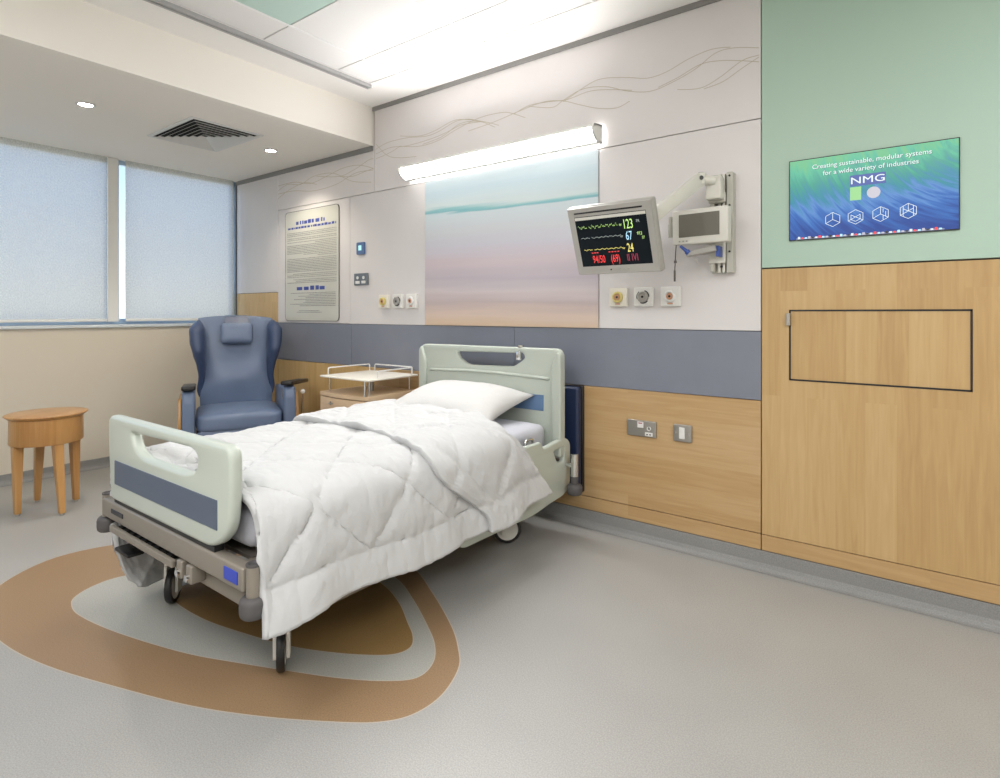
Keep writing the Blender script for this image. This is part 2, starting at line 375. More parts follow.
def tube(bm, pts, r, seg=10, closed=False):
    pts = [Vector(p) for p in pts]; n = len(pts); rings = []
    up = None
    for i, p in enumerate(pts):
        if closed: t = (pts[(i+1) % n]-pts[i-1]).normalized()
        else: t = (pts[min(i+1, n-1)]-pts[max(i-1, 0)]).normalized()
        if up is None:
            up = Vector((0, 0, 1)) if abs(t.z) < 0.9 else Vector((1, 0, 0))
        a = (up - t*up.dot(t)).normalized(); b = t.cross(a); up = a
        rings.append([bm.verts.new(p+(a*math.cos(2*PI*k/seg)+b*math.sin(2*PI*k/seg))*r) for k in range(seg)])
    m = n if closed else n-1
    for i in range(m):
        A, B = rings[i], rings[(i+1) % n]
        for k in range(seg): bm.faces.new((A[k], A[(k+1) % seg], B[(k+1) % seg], B[k]))
    if not closed:
        bm.faces.new(rings[0][::-1]); bm.faces.new(rings[-1])
    return bm

def arc_pts(pts, r, seg=5):
    """round the inner corners of a polyline"""
    out = [Vector(pts[0])]
    for i in range(1, len(pts)-1):
        p = Vector(pts[i]); a = (Vector(pts[i-1])-p).normalized(); b = (Vector(pts[i+1])-p).normalized()
        for k in range(seg+1):
            t = k/seg; out.append((p+a*r)*(1-t)**2+p*2*t*(1-t)+(p+b*r)*t*t)
    out.append(Vector(pts[-1])); return out

def lathe(bm, prof, c=(0, 0, 0), seg=28, mi=0, axis='Z', cap=True):
    rings = []
    for r, z in prof:
        ring = []
        for k in range(seg):
            a = 2*PI*k/seg; x, y = r*math.cos(a), r*math.sin(a)
            v = (x, y, z) if axis == 'Z' else ((x, z, y) if axis == 'Y' else (z, x, y))
            ring.append(bm.verts.new(Vector(c)+Vector(v)))
        rings.append(ring)
    for A, B in zip(rings, rings[1:]):
        for k in range(seg):
            f = bm.faces.new((A[k], A[(k+1) % seg], B[(k+1) % seg], B[k])); f.material_index = mi
    for ring in ((rings[0], rings[-1]) if cap else ()):
        try: bm.faces.new(ring).material_index = mi
        except Exception: pass
    return bm

def rrect(x0, y0, x1, y1, r, n=6):
    out = []
    rs = r if isinstance(r, (list, tuple)) else [r]*4     # bl, br, tr, tl
    for (cx, cy, a0, rr) in [(x0+rs[0], y0+rs[0], PI, rs[0]), (x1-rs[1], y0+rs[1], 1.5*PI, rs[1]), (x1-rs[2], y1-rs[2], 0, rs[2]), (x0+rs[3], y1-rs[3], .5*PI, rs[3])]:
        for k in range(n+1):
            a = a0+k/n*PI/2; out.append((cx+rr*math.cos(a), cy+rr*math.sin(a)))
    return out

def round_poly(pts, r, n=5):
    out = []; N = len(pts)
    for i in range(N):
        p = Vector(pts[i]).to_2d() if len(pts[i]) > 2 else Vector(pts[i]); a = Vector(pts[i-1])-p; b = Vector(pts[(i+1) % N])-p
        rr = r[i] if isinstance(r, (list, tuple)) else r
        rr = min(rr, a.length*.48, b.length*.48); a.normalize(); b.normalize()
        for k in range(n+1):
            t = k/n; q = (p+a*rr)*(1-t)**2+p*2*t*(1-t)+(p+b*rr)*t*t; out.append((q.x, q.y))
    return out

XZ = Matrix(((1, 0, 0, 0), (0, 0, 1, 0), (0, 1, 0, 0), (0, 0, 0, 1)))       # plate x,y,depth -> X, Z, Y
YZ = Matrix(((0, 0, 1, 0), (1, 0, 0, 0), (0, 1, 0, 0), (0, 0, 0, 1)))       # plate x,y -> Y, Z ; depth -> X

def plate(name, outline, holes, t, bev, m, parent=None, mtx=XZ, at=0.0, res=3, smooth=True):
    """flat shape with holes, thickness t centred on `at`, rounded rim; 2-D filled curve turned into a mesh"""
    cu = bpy.data.curves.new(name, 'CURVE'); cu.dimensions = '2D'; cu.fill_mode = 'BOTH'
    cu.extrude = max(t/2-bev, 0.0001); cu.bevel_depth = bev; cu.bevel_resolution = res; cu.offset = -bev
    for poly in [outline]+list(holes):
        s = cu.splines.new('POLY'); s.points.add(len(poly)-1); s.use_cyclic_u = True
        for p, q in zip(s.points, poly): p.co = (q[0], q[1], 0, 1)
    tmp = bpy.data.objects.new('tmp', cu); C.objects.link(tmp)
    dg = bpy.context.evaluated_depsgraph_get(); me = bpy.data.meshes.new_from_object(tmp.evaluated_get(dg))
    bpy.data.objects.remove(tmp); bpy.data.curves.remove(cu)
    me.name = name
    me.transform(Matrix.Translation((0, 0, 0)) @ mtx @ Matrix.Translation((0, 0, at)))
    b = bmesh.new(); b.from_mesh(me); bmesh.ops.remove_doubles(b, verts=b.verts, dist=1e-5)
    bmesh.ops.recalc_face_normals(b, faces=b.faces); b.to_mesh(me); b.free(); me.materials.clear()
    o = link(name, me, m, parent, smooth)
    try: me.set_sharp_from_angle(angle=math.radians(40))
    except Exception: pass
    return o

def text(name, body, size, m, parent, mtx, depth=0.0004, ax='CENTER', xs=1.0):
    cu = bpy.data.curves.new(name, 'FONT'); cu.body = body; cu.size = size; cu.align_x = ax; cu.align_y = 'CENTER'; cu.extrude = depth
    cu.resolution_u = 3
    tmp = bpy.data.objects.new('tmp', cu); C.objects.link(tmp)
    dg = bpy.context.evaluated_depsgraph_get(); me = bpy.data.meshes.new_from_object(tmp.evaluated_get(dg))
    bpy.data.objects.remove(tmp); bpy.data.curves.remove(cu)
    me.transform(mtx @ Matrix.Diagonal((xs, 1, 1, 1))); me.materials.clear(); me.name = name
    return link(name, me, m, parent)

def thing(name, label, cat, loc=(0, 0, 0), rotz=0.0, group=None):
    o = bpy.data.objects.new(name, None); C.objects.link(o); o.location = loc; o.rotation_euler = (0, 0, rotz)
    o.empty_display_size = 0.1
    return tag(o, label, cat, group)

def tag(o, label, cat, group=None):
    o['label'] = label; o['category'] = cat
    if group: o['group'] = group
    return o

def struct(o):
    o['kind'] = 'structure'; return o

def copy_tree(o, parent=None):
    c = o.copy(); C.objects.link(c)
    if parent: c.parent = parent
    for ch in [x for x in scene.objects if x.parent == o]: copy_tree(ch, c)
    return c

_a = math.radians(127.0); _F = (math.cos(_a), math.sin(_a)); _R = (math.sin(_a), -math.cos(_a))
def wall_pt(u, v, y=0.0):
    """where a sight line of the photo meets the wall plane y"""
    a = (u-CXP)/FPX; dx = _F[0]+a*_R[0]; dy = _F[1]+a*_R[1]; t = (y-CAMY)/dy
    return (dx*t, EYE+(HOR-v)/FPX*t)

def ribbon(bm, pts, w, y):
    """thin printed line on the wall, in X,Z"""
    # smooth with Catmull-Rom
    P = [pts[0]]+list(pts)+[pts[-1]]; out = []
    for i in range(1, len(P)-2):
        for k in range(6):
            t = k/6; f = lambda j: 0.5*((2*P[i][j])+(-P[i-1][j]+P[i+1][j])*t+(2*P[i-1][j]-5*P[i][j]+4*P[i+1][j]-P[i+2][j])*t*t+(-P[i-1][j]+3*P[i][j]-3*P[i+1][j]+P[i+2][j])*t**3)
            out.append((f(0), f(1)))
    out.append(pts[-1]); prev = None
    for i, p in enumerate(out):
        a = out[max(i-1, 0)]; b = out[min(i+1, len(out)-1)]; dx, dz = b[0]-a[0], b[1]-a[1]; l = math.hypot(dx, dz) or 1
        nx, nz = -dz/l*w/2, dx/l*w/2
        q = (bm.verts.new((p[0]+nx, y, p[1]+nz)), bm.verts.new((p[0]-nx, y, p[1]-nz)))
        if prev: bm.faces.new((prev[0], q[0], q[1], prev[1]))
        prev = q

# ================================================================== ROOM
XL, XR, YF, ZC, ZL, XB = -5.34, 2.6, -4.7, 2.75, 2.462, -3.36
XW = -5.15                    # inner face of the wall under the window

# ---- floor with inlaid egg-shaped rings
def closed_spline(pts, k=6):
    N = len(pts); out = []
    for i in range(N):
        p0, p1, p2, p3 = pts[i-1], pts[i], pts[(i+1) % N], pts[(i+2) % N]
        for j in range(k):
            t = j/k; out.append(tuple(0.5*((2*p1[d])+(-p0[d]+p2[d])*t+(2*p0[d]-5*p1[d]+4*p2[d]-p3[d])*t*t+(-p0[d]+3*p1[d]-3*p2[d]+p3[d])*t**3) for d in (0, 1)))
    return out
outer = [(-3.33, -1.62), (-3.43, -1.94), (-3.26, -2.20), (-2.98, -2.30), (-2.687, -2.300), (-2.392, -2.245), (-2.071, -2.143), (-1.799, -2.044), (-1.581, -1.937),
         (-1.392, -1.822), (-1.291, -1.746), (-1.235, -1.664), (-1.225, -1.549), (-1.271, -1.416), (-1.343, -1.333), (-1.468, -1.232), (-1.711, -1.085), (-1.95, -0.97),
         (-2.3, -0.93), (-2.65, -1.02), (-3.05, -1.28)]
middle = [(-2.935, -1.81), (-2.941, -1.93), (-2.89, -2.020), (-2.819, -2.055), (-2.708, -2.065), (-2.509, -2.037), (-2.287, -1.984), (-2.072, -1.919), (-1.89, -1.843),
          (-1.714, -1.765), (-1.554, -1.69), (-1.423, -1.61), (-1.350, -1.535), (-1.362, -1.446), (-1.432, -1.363), (-1.542, -1.288), (-1.733, -1.178), (-1.93, -1.09),
          (-2.2, -1.06), (-2.5, -1.17), (-2.8, -1.5)]
inner = [(-2.60, -1.765), (-2.48, -1.790), (-2.271, -1.782), (-2.077, -1.745), (-1.85, -1.686), (-1.675, -1.609), (-1.55, -1.532), (-1.497, -1.477), (-1.492, -1.42),
         (-1.539, -1.367), (-1.613, -1.32), (-1.766, -1.228), (-1.96, -1.16), (-2.2, -1.16), (-2.45, -1.33), (-2.62, -1.60)]
rings = [closed_spline(r) for r in (outer, middle, inner)]
pts = [(XW-0.3, YF-0.1), (XR+0.1, YF-0.1), (XR+0.1, 0.05), (XW-0.3, 0.05)]; edges = [(0, 1), (1, 2), (2, 3), (3, 0)]
for r in rings:
    b0 = len(pts); pts += r; edges += [(b0+i, b0+(i+1) % len(r)) for i in range(len(r))]
vv, _, ff, *_ = delaunay_2d_cdt([Vector(p) for p in pts], edges, [], 1, 1e-5)
def inside(p, poly):
    c = False; j = len(poly)-1
    for i in range(len(poly)):
        if (poly[i][1] > p[1]) != (poly[j][1] > p[1]) and p[0] < (poly[j][0]-poly[i][0])*(p[1]-poly[i][1])/(poly[j][1]-poly[i][1])+poly[i][0]: c = not c
        j = i
    return c
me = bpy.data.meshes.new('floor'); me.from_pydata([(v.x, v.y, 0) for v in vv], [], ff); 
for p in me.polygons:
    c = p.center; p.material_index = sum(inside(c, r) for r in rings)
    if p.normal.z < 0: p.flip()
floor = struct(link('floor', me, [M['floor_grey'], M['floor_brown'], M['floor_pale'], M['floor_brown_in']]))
bm = BM(); box(bm, XW-0.3, XR+0.1, YF-0.1, 0.05, -0.1, -0.002); obj('subfloor', bm, M['backing'], floor)
bm = BM()
for r in rings:
    n_ = len(r)
    for i in range(n_):
        a, b_ = Vector(r[i]), Vector(r[(i+1) % n_]); d = (b_-a).normalized(); nrm = Vector((-d.y, d.x))*0.0018
        q = [bm.verts.new((p.x, p.y, 0.0004)) for p in (a+nrm, a-nrm, b_-nrm, b_+nrm)]; bm.faces.new(q)
obj('weld_seam', bm, M['floor_line'], floor)

# ---- coved skirting
def cove(name, p0, p1, n_in, h, m):
    """n_in: unit vector into the room"""
    bm = BM(); prof = [(0.0, h), (0.006, h-0.002), (0.008, 0.035), (0.014, 0.018), (0.028, 0.006), (0.045, 0.0012), (0.0, 0.0012)]
    A, B = [], []
    for d, z in prof:
        A.append(bm.verts.new((p0[0]+n_in[0]*d, p0[1]+n_in[1]*d, z))); B.append(bm.verts.new((p1[0]+n_in[0]*d, p1[1]+n_in[1]*d, z)))
    for i in range(len(prof)):
        j = (i+1) % len(prof); bm.faces.new((A[i], A[j], B[j], B[i]))
    bm.faces.new(A); bm.faces.new(B[::-1])
    return struct(obj(name, bm, m))
cove('baseboard_back', (XW, -0.0005), (XR, -0.0005), (0, -1), 0.09, M['skirt'])
cove('baseboard_left', (XW+0.0005, YF), (XW+0.0005, 0), (1, 0), 0.075, M['skirt'])

# ---- back wall: backing plus mounted panels
bm = BM(); box(bm, XL-0.15, XR+0.1, 0.02, 0.14, 0, ZC+0.1)
wall_back = struct(obj('wall_back', bm, M['backing']))
def panel(name, x0, x1, z0, z1, m, g=0.002, y0=0.0, t=0.02, mtl=None):
    bm = BM(); box(bm, x0+g, x1-g, y0, y0+t, z0+g, z1-g, bev=0.0012, seg=1)
    return obj(name, bm, m, wall_back)
ZB0, ZB1, ZS = 0.79, 1.114, 2.112
P1, P2, P3, P4, P5 = -4.637, -3.637, -2.815, -1.473, -0.632
# wood plinth and dado
panel('wood_plinth', XL, P5, 0.09, 0.166, M['wood_h'])
panel('dado_panel', XL, P1, 0.166, ZB0, M['wood_left'])
panel('dado_panel', P1, -3.35, 0.166, ZB0, M['wood_left'])
panel('dado_panel', -3.35, -1.98, 0.166, ZB0, M['wood_h'])
panel('dado_panel', -1.98, P5, 0.166, ZB0, M['wood_h'])
panel('blue_band', XL, -3.62, ZB0, ZB1, M['blue_band'])
panel('blue_band', -3.62, -2.05, ZB0, ZB1, M['blue_band'], g=0.001)
panel('blue_band', -2.05, P5, ZB0, ZB1, M['blue_band'], g=0.001)
panel('wood_patch', XL, P1, ZB1, 1.385, M['wood_left'])
panel('white_panel', XL, P1, 1.385, 2.47, M['white_panel'])
panel('white_panel', P1, P2, ZB1, ZS, M['white_panel'])
panel('white_panel', P2, P3, ZB1, ZS, M['white_panel'])
panel('white_panel', P4, P5, ZB1, ZS, M['white_panel'])
panel('wave_panel', P1, XB+0.012, ZS, 2.47, M['white_panel'])
wp = panel('wave_panel', XB+0.012, P5, ZS, ZC, M['white_panel'])
# right bay
panel('wood_plinth', P5, XR, 0.09, 0.166, M['wood_h'])
HX0, HX1, HZ0, HZ1 = -0.51, 0.128, 0.897, 1.211
bm = BM()
for a in [(P5+.003, HX0-.004, .168, 1.404), (HX1+.004, XR, .168, 1.404), (HX0-.004, HX1+.004, .168, HZ0-.004), (HX0-.004, HX1+.004, HZ1+.004, 1.404)]:
    box(bm, a[0], a[1], 0, 0.02, a[2], a[3])
obj('wood_wall_panel', bm, M['wood_v'], wall_back)
panel('green_glass_panel', P5, XR, 1.409, ZC, M['green_glass'])
# printed waves
bm = BM()
c2 = lambda L: [wall_pt(400+x/2.632, y/2.632) for x, y in L]
c1 = lambda L: [wall_pt(230+x/3.112, 80+y/3.112) for x, y in L]
lines = [c2(L) for L in [
    [(0, 358), (50, 358), (90, 345), (140, 318), (180, 315), (230, 322), (260, 330)],
    [(0, 385), (50, 385), (100, 370), (150, 340), (210, 310), (270, 296), (300, 300), (330, 310)],
    [(180, 345), (250, 320), (320, 290), (380, 268), (430, 266), (470, 275), (520, 285), (570, 284), (605, 266)],
    [(340, 280), (400, 283), (430, 264), (480, 235), (540, 228), (600, 240), (660, 240), (720, 215), (780, 180), (830, 140), (880, 126), (945, 126)],
    [(430, 268), (500, 220), (540, 206), (600, 204), (650, 206), (700, 190), (760, 155), (820, 130), (870, 124)],
    [(680, 230), (730, 205), (790, 170), (840, 160), (900, 160), (945, 163)],
    [(730, 236), (790, 232), (840, 205), (900, 160), (945, 145)],
    [(800, 234), (850, 215), (900, 180), (945, 150)],
    [(60, 380), (110, 360), (160, 325), (210, 320), (250, 335)],
    [(300, 300), (340, 278), (390, 268), (440, 262), (500, 240), (560, 236), (610, 238)]]]
lines += [c1(L) for L in [
    [(455, 215), (490, 195), (550, 180), (610, 175), (650, 160), (700, 130), (740, 122), (778, 128)],
    [(455, 230), (500, 210), (550, 205), (620, 185), (670, 165), (720, 140), (778, 130)],
    [(455, 245), (500, 225), (530, 205)],
    [(455, 200), (490, 235), (530, 242), (580, 238)]]]
for L in lines: ribbon(bm, L, 0.0034, -0.0006)
obj('printed_waves', bm, M['wave_line'], wall_back)
bm = BM()
for L in [[(150, 345), (180, 325), (220, 325), (260, 300), (320, 290), (380, 315), (440, 318)],
          [(150, 330), (200, 318), (250, 322), (300, 300), (350, 275), (400, 265), (446, 275)],
          [(340, 300), (380, 300), (420, 285), (446, 275)], [(150, 370), (180, 345), (230, 320), (270, 325)],
          [(270, 300), (340, 300), (385, 280), (430, 250), (446, 245)], [(150, 355), (200, 345), (260, 345), (330, 325), (390, 290), (446, 280)]]:
    ribbon(bm, c1(L), 0.0040, -0.0006)
obj('printed_waves', bm, M['wave_line'], wall_back)

# ---- service hatch in the wood panel
hatch = thing('service_hatch', 'rectangular flush maple hatch with black edge in the wood panel below the screen', 'hatch', (HX0, 0, HZ0))
bm = BM(); box(bm, .003, HX1-HX0-.003, 0.0, 0.018, .003, HZ1-HZ0-.003, bev=.001, seg=1); obj('hatch_door', bm, M['wood_v'], hatch)
bm = BM(); W_, H_ = HX1-HX0, HZ1-HZ0
for a in [(-.003, W_+.003, -.003, .0035), (-.003, W_+.003, H_-.0035, H_+.003), (-.003, .0035, -.003, H_+.003), (W_-.0035, W_+.003, -.003, H_+.003)]:
    box(bm, a[0], a[1], -0.002, 0.018, a[2], a[3])
obj('edge_gasket', bm, M['black'], hatch)
bm = BM(); box(bm, -.012, .004, -.022, -.003, H_-.068, H_-.012, bev=.003); obj('latch', bm, M['steel'], hatch)

# ---- left wall: parapet under the window, sill, end return
bm = BM(); box(bm, XL-0.1, XW, YF-0.1, 0.0, 0, 1.085); wall_left = struct(obj('wall_left', bm, M['beige_wall']))
bm = BM(); box(bm, XL-0.02, XW+0.02, YF-0.1, 0.0, 1.085, 1.108, bev=.004); struct(obj('trim_1', bm, M['sill']))
bm = BM(); box(bm, XL-0.12, XL-0.02, YF-0.1, 0.02, 2.47, ZC+.1); obj('window_head', bm, M['beam'], wall_left)
# ---- other walls
bm = BM(); box(bm, XL-.1, XR+.1, YF-.1, YF, 0, ZC+.1); struct(obj('wall_front', bm, M['room_beige']))
bm = BM(); box(bm, XR, XR+.1, YF, 0.02, 0, ZC+.1); struct(obj('wall_right', bm, M['room_beige']))

# ---- windows and blinds
def window(n, y0, y1):
    bm = BM(); f = 0.045
    for a in [(y0, y0+f, 1.108, 2.47), (y1-f, y1, 1.108, 2.47), (y0+f, y1-f, 1.108, 1.108+f), (y0+f, y1-f, 2.47-f, 2.47)]:
        box(bm, XL-.07, XL-.015, a[0], a[1], a[2], a[3], bev=.003)
    w_ = struct(obj('window_%d' % n, bm, M['alu']))
    bm = BM(); box(bm, XL-.045, XL-.04, y0+f, y1-f, 1.108+f, 2.47-f); obj('pane', bm, M['glass'], w_)
window(1, -1.04, 0.0); window(2, -2.40, -1.04); window(3, -3.78, -2.40)
def blind(y0, y1, label):
    b_ = thing('roller_blind', label, 'blind', (XL+0.03, (y0+y1)/2, 1.13), 0, 'roller blinds at the window')
    h = (y1-y0)/2
    bm = BM(); n1, n2 = 30, 20
    g = [[bm.verts.new((0.0015*math.sin(j*.9), -h+2*h*i/n1, 0.022+1.309*j/n2)) for j in range(n2+1)] for i in range(n1+1)]
    for i in range(n1):
        for j in range(n2): bm.faces.new((g[i][j], g[i+1][j], g[i+1][j+1], g[i][j+1]))
    obj('fabric', bm, M['blind'], b_, smooth=True)
    bm = BM(); box(bm, -.012, .012, -h, h, 0, .024, bev=.005); obj('bottom_bar', bm, M['white_plastic'], b_)
blind(-0.965, -0.050, 'translucent pale roller blind on the right window, beside the corner and above the armchair')
blind(-2.38, -1.097, 'translucent pale roller blind on the left window, above the round stool')
bm = BM(); box(bm, XL+.022, XL+.038, -1.093, -1.018, 1.13, 2.46); tag(obj('blind_side_channel', bm, M['white_plastic']), 'beige vertical side channel at the right edge of the left roller blind', 'trim')

# ---- ceilings
bm = BM(); box(bm, XL-.1, XB-.0605, YF-.1, 0.02, ZL, ZL+.08)
soff = struct(obj('ceiling_low', bm, M['soffit'])); soff.name = 'ceiling_side'
bm = BM(); box(bm, XB-.06, XB, YF-.1, 0.02, ZL, ZC+.1); struct(obj('trim_2', bm, M['beam']))
TX0, TY1, TX1, TY0 = -3.03, -0.315, 2.3, -4.5
bm = BM()
for a in [(XB, TX0, YF-.1, 0.02), (TX0, XR+.1, TY1, 0.02), (TX1, XR+.1, YF-.1, TY1), (TX0, TX1, YF-.1, TY0)]:
    box(bm, a[0], a[1], a[2], a[3], ZC, ZC+.05)
ceiling = struct(obj('ceiling', bm, M['ceiling_white']))
bm = BM(); box(bm, TX0-.1, TX1+.1, TY0-.1, TY1+.1, ZC+.05, ZC+.1); obj('ceiling_backing', bm, M['groove'], ceiling)
xs = [TX0, -2.765, -2.055]+[-2.055+.71*k for k in range(1, 6)]+[TX1]; ys = [TY1, -0.582, -1.09]+[-1.09-.51*k for k in range(1, 7)]+[TY0]
bm = BM(); bt = BM()
for i in range(len(xs)-1):
    for j in range(len(ys)-1):
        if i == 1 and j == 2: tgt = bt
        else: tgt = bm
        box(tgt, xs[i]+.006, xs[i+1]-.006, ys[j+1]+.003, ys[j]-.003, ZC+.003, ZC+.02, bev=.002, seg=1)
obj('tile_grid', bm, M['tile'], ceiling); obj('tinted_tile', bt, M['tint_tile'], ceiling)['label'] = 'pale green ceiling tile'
bm = BM()
for x in xs[1:-1]: box(bm, x-.007, x+.007, TY0, TY1, ZC+.001, ZC+.006)
obj('tee_bar', bm, M['tbar'], ceiling)
# curtain track along the edge of the tiles
trk = thing('curtain_track', 'grey metal curtain track along the ceiling edge above the bed', 'track', (TX0-.02, -0.30, ZC-.022))
bm = BM()
box(bm, -.022, .022, -4.0, 0, .016, .0215); box(bm, -.022, -.017, -4.0, 0, 0, .016); box(bm, .017, .022, -4.0, 0, 0, .016)
box(bm, -.017, -.006, -4.0, 0, 0, .004); box(bm, .006, .017, -4.0, 0, 0, .004)
obj('rail', bm, M['track_grey'], trk)
bm = BM(); box(bm, -.024, .024, -0.002, 0.012, -.002, .0215, bev=.002); obj('end_cap', bm, M['white_plastic'], trk)
# shadow-gap trims between wall and ceilings
bm = BM(); box(bm, XB, P5, -.012, 0.0, ZC-.028, ZC); struct(obj('trim_3', bm, M['grey_trim']))
bm = BM(); box(bm, XL, XB, -.012, 0.0, ZL-.036, ZL); struct(obj('trim_4', bm, M['grey_trim']))

# ================================================================== CEILING FITTINGS
def downlight(x, y, label):
    d = thing('downlight', label, 'downlight', (x, y, ZL), 0, 'recessed downlights in the low ceiling')
    bm = BM(); lathe(bm, [(.036, -.001), (.038, -.006), (.050, -.006), (.053, -.001), (.053, .004), (.036, .004)], seg=28); obj('bezel', bm, M['vent'], d, smooth=True)
    bm = BM(); lathe(bm, [(.001, -.0035), (.036, -.0035)], seg=28); obj('lamp', bm, M['lamp_bulb'], d)
downlight(-4.08, -1.62, 'round lit recessed downlight left of the ceiling air diffuser, above the stool')
downlight(-4.09, -0.40, 'round lit recessed downlight nearest the back wall, above the armchair')
v_ = thing('air_diffuser', 'square white louvred air diffuser in the low ceiling between the downlights', 'air vent', (-4.115, -0.89, ZL))
hx, hy = .335, .25
bm = BM()
for s in (-1, 1):
    box(bm, -hx, hx, s*hy-(.03 if s > 0 else 0), s*hy+(.03 if s < 0 else 0), -.006, 0, bev=.002, seg=1)
    box(bm, s*hx-(.03 if s > 0 else 0), s*hx+(.03 if s < 0 else 0), -hy+.03, hy-.03, -.006, 0, bev=.002, seg=1)
obj('frame', bm, M['vent'], v_)
bm = BM(); box(bm, -hx+.03, hx-.03, -hy+.03, hy-.03, -.0008, -.0002); obj('duct_opening', bm, M['louvre_dark'], v_)
for k in range(6):
    f = 1-(k+.3)/6.4; a, b_ = (hx-.03)*f, (hy-.03)*f; t = .011
    bm = BM(); lo, hi = -.016, -.002
    o_ = [(-a, -b_), (a, -b_), (a, b_), (-a, b_)]; i_ = [(-a+t*2.1, -b_+t*1.6), (a-t*2.1, -b_+t*1.6), (a-t*2.1, b_-t*1.6), (-a+t*2.1, b_-t*1.6)]
    vo = [bm.verts.new((x, y, lo)) for x, y in o_]; vi = [bm.verts.new((x, y, hi)) for x, y in i_]
    v2 = [bm.verts.new((x, y, lo+.003)) for x, y in o_]; v3 = [bm.verts.new((x, y, hi+.001)) for x, y in i_]
    for q in range(4):
        r_ = (q+1) % 4; bm.faces.new((vo[q], vo[r_], vi[r_], vi[q])); bm.faces.new((v2[q], v2[r_], v3[r_], v3[q])); bm.faces.new((vo[q], vo[r_], v2[r_], v2[q]))
    obj('louvre', bm, M['vent'], v_)

# ================================================================== WALL FITTINGS
# seascape panel
panel('white_panel', P3, P4, ZB1, ZS, M['white_panel'])
bm = BM(); box(bm, P3+.002, P4-.002, -.006, -.0005, ZB1+.002, ZS-.002, bev=.001, seg=1)
tag(obj('mural_panel', bm, mural_mat(ZB1, ZS)), 'large printed seascape panel with a turquoise band, behind the bed below the lamp', 'wall picture')

# overbed lamp
lx0, lx1 = -2.955, -1.440
lamp = thing('overbed_lamp', 'long white wall lamp, lit, above the seascape panel and the bed', 'wall lamp', ((lx0+lx1)/2, 0, 2.135))
lamp.scale = (1, .78, .80)
hl = (lx1-lx0)/2
def prism_x(bm, prof, x0, x1):
    A = [bm.verts.new((x0, y, z)) for y, z in prof]; B = [bm.verts.new((x1, y, z)) for y, z in prof]
    for i in range(len(prof)):
        j = (i+1) % len(prof); bm.faces.new((A[i], A[j], B[j], B[i]))
    bm.faces.new(A); bm.faces.new(B[::-1])
bm = BM(); prism_x(bm, [(-.001, .02), (-.03, .02), (-.035, .13), (-.001, .13)], -hl+.05, hl-.05); obj('back_box', bm, M['white_plastic'], lamp)
# top reflector blade
bm = BM(); prism_x(bm, [(-.034, .118), (-.14, .108), (-.155, .098), (-.160, .084), (-.153, .084), (-.147, .094), (-.135, .100), (-.034, .110)], -hl, hl)
obj('top_blade', bm, M['white_plastic'], lamp)
bm = BM(); prism_x(bm, [(-.036, .106), (-.136, .096), (-.150, .082), (-.152, .064), (-.142, .040), (-.118, .018), (-.085, .006), (-.036, .004)], -hl+.012, hl-.012)
obj('diffuser', bm, M['diffuser'], lamp, auto=50)
bm = BM(); prism_x(bm, [(-.034, .004), (-.085, .002), (-.085, -.004), (-.034, -.004)], -hl, hl); obj('bottom_strip', bm, M['white_plastic'], lamp)
for s in (-1, 1):
    bm = BM(); prism_x(bm, [(-.03, .122), (-.14, .112), (-.160, .100), (-.166, .082), (-.160, .058), (-.146, .032), (-.118, .010), (-.085, -.005), (-.03, -.006)], s*hl-(.012 if s > 0 else 0), s*hl+(.012 if s < 0 else 0))
    obj('end_cap', bm, M['monitor_grey'] if False else M['white_plastic'], lamp)

# notice on the wall
nx0, nx1, nz0, nz1 = -4.515, -3.765, 1.132, 2.075
notice = thing('wall_notice', 'tall framed glass notice with blue headings on the wall behind the armchair', 'notice', ((nx0+nx1)/2, -.0006, nz0))
hw, nh = (nx1-nx0)/2, nz1-nz0
plate('border_line', rrect(-hw, 0, hw, nh, .035), [rrect(-hw+.005, .005, hw-.005, nh-.005, .031)], .006, .0004, M['line_print'], notice, at=-.004, res=0)
plate('glass_sheet', rrect(-hw+.004, .004, hw-.004, nh-.004, .032), [], .005, .0005, M['notice_glass'], notice, at=-.0035, res=0)
def printing(rows, m, name):
    bm = BM()
    for (x0, x1, z, h, bold) in rows:
        x = x0
        while x < x1:
            wd = random.uniform(.5, 2.6)*h*(1.3 if not bold else .9); e = min(x+wd, x1)
            if e-x > h*.2:
                q = h*random.uniform(.75, 1.0)
                v = [bm.verts.new(p) for p in ((x, -.0068, z), (e, -.0068, z), (e, -.0068, z+q), (x, -.0068, z+q))]; bm.faces.new(v)
            x = e+h*random.uniform(.25, .7)
    return obj(name, bm, m, notice)
printing([(-.21, .19, nh-.120, .034, 1)], M['blue_print'], 'heading_text')
printing([(-.33, .34, nh-.155, .020, 1)], M['blue_print'], 'heading_text')
rows = []; z = nh-.19
while z > .31:
    full = random.random() < .5; L_ = random.uniform(.25, .34) if not full else .345
    rows.append((-.34 if full or random.random() < .4 else -L_+random.uniform(0, .45), .345, z, .0050, 0)); z -= .0135 if random.random() < .75 else .021
printing(rows, M['grey_print'], 'body_text')
printing([(-.20, .19, .262, .036, 1)], M['blue_print'], 'heading_text')
rows = []; z = .235
while z > .12:
    rows.append((-.33+random.uniform(0, .35), .335, z, .0055, 0)); z -= .0135
rows += [(-.17, .12, .085, .0055, 0), (-.2, .15, .072, .0055, 0)]
printing(rows, M['grey_print'], 'body_text')

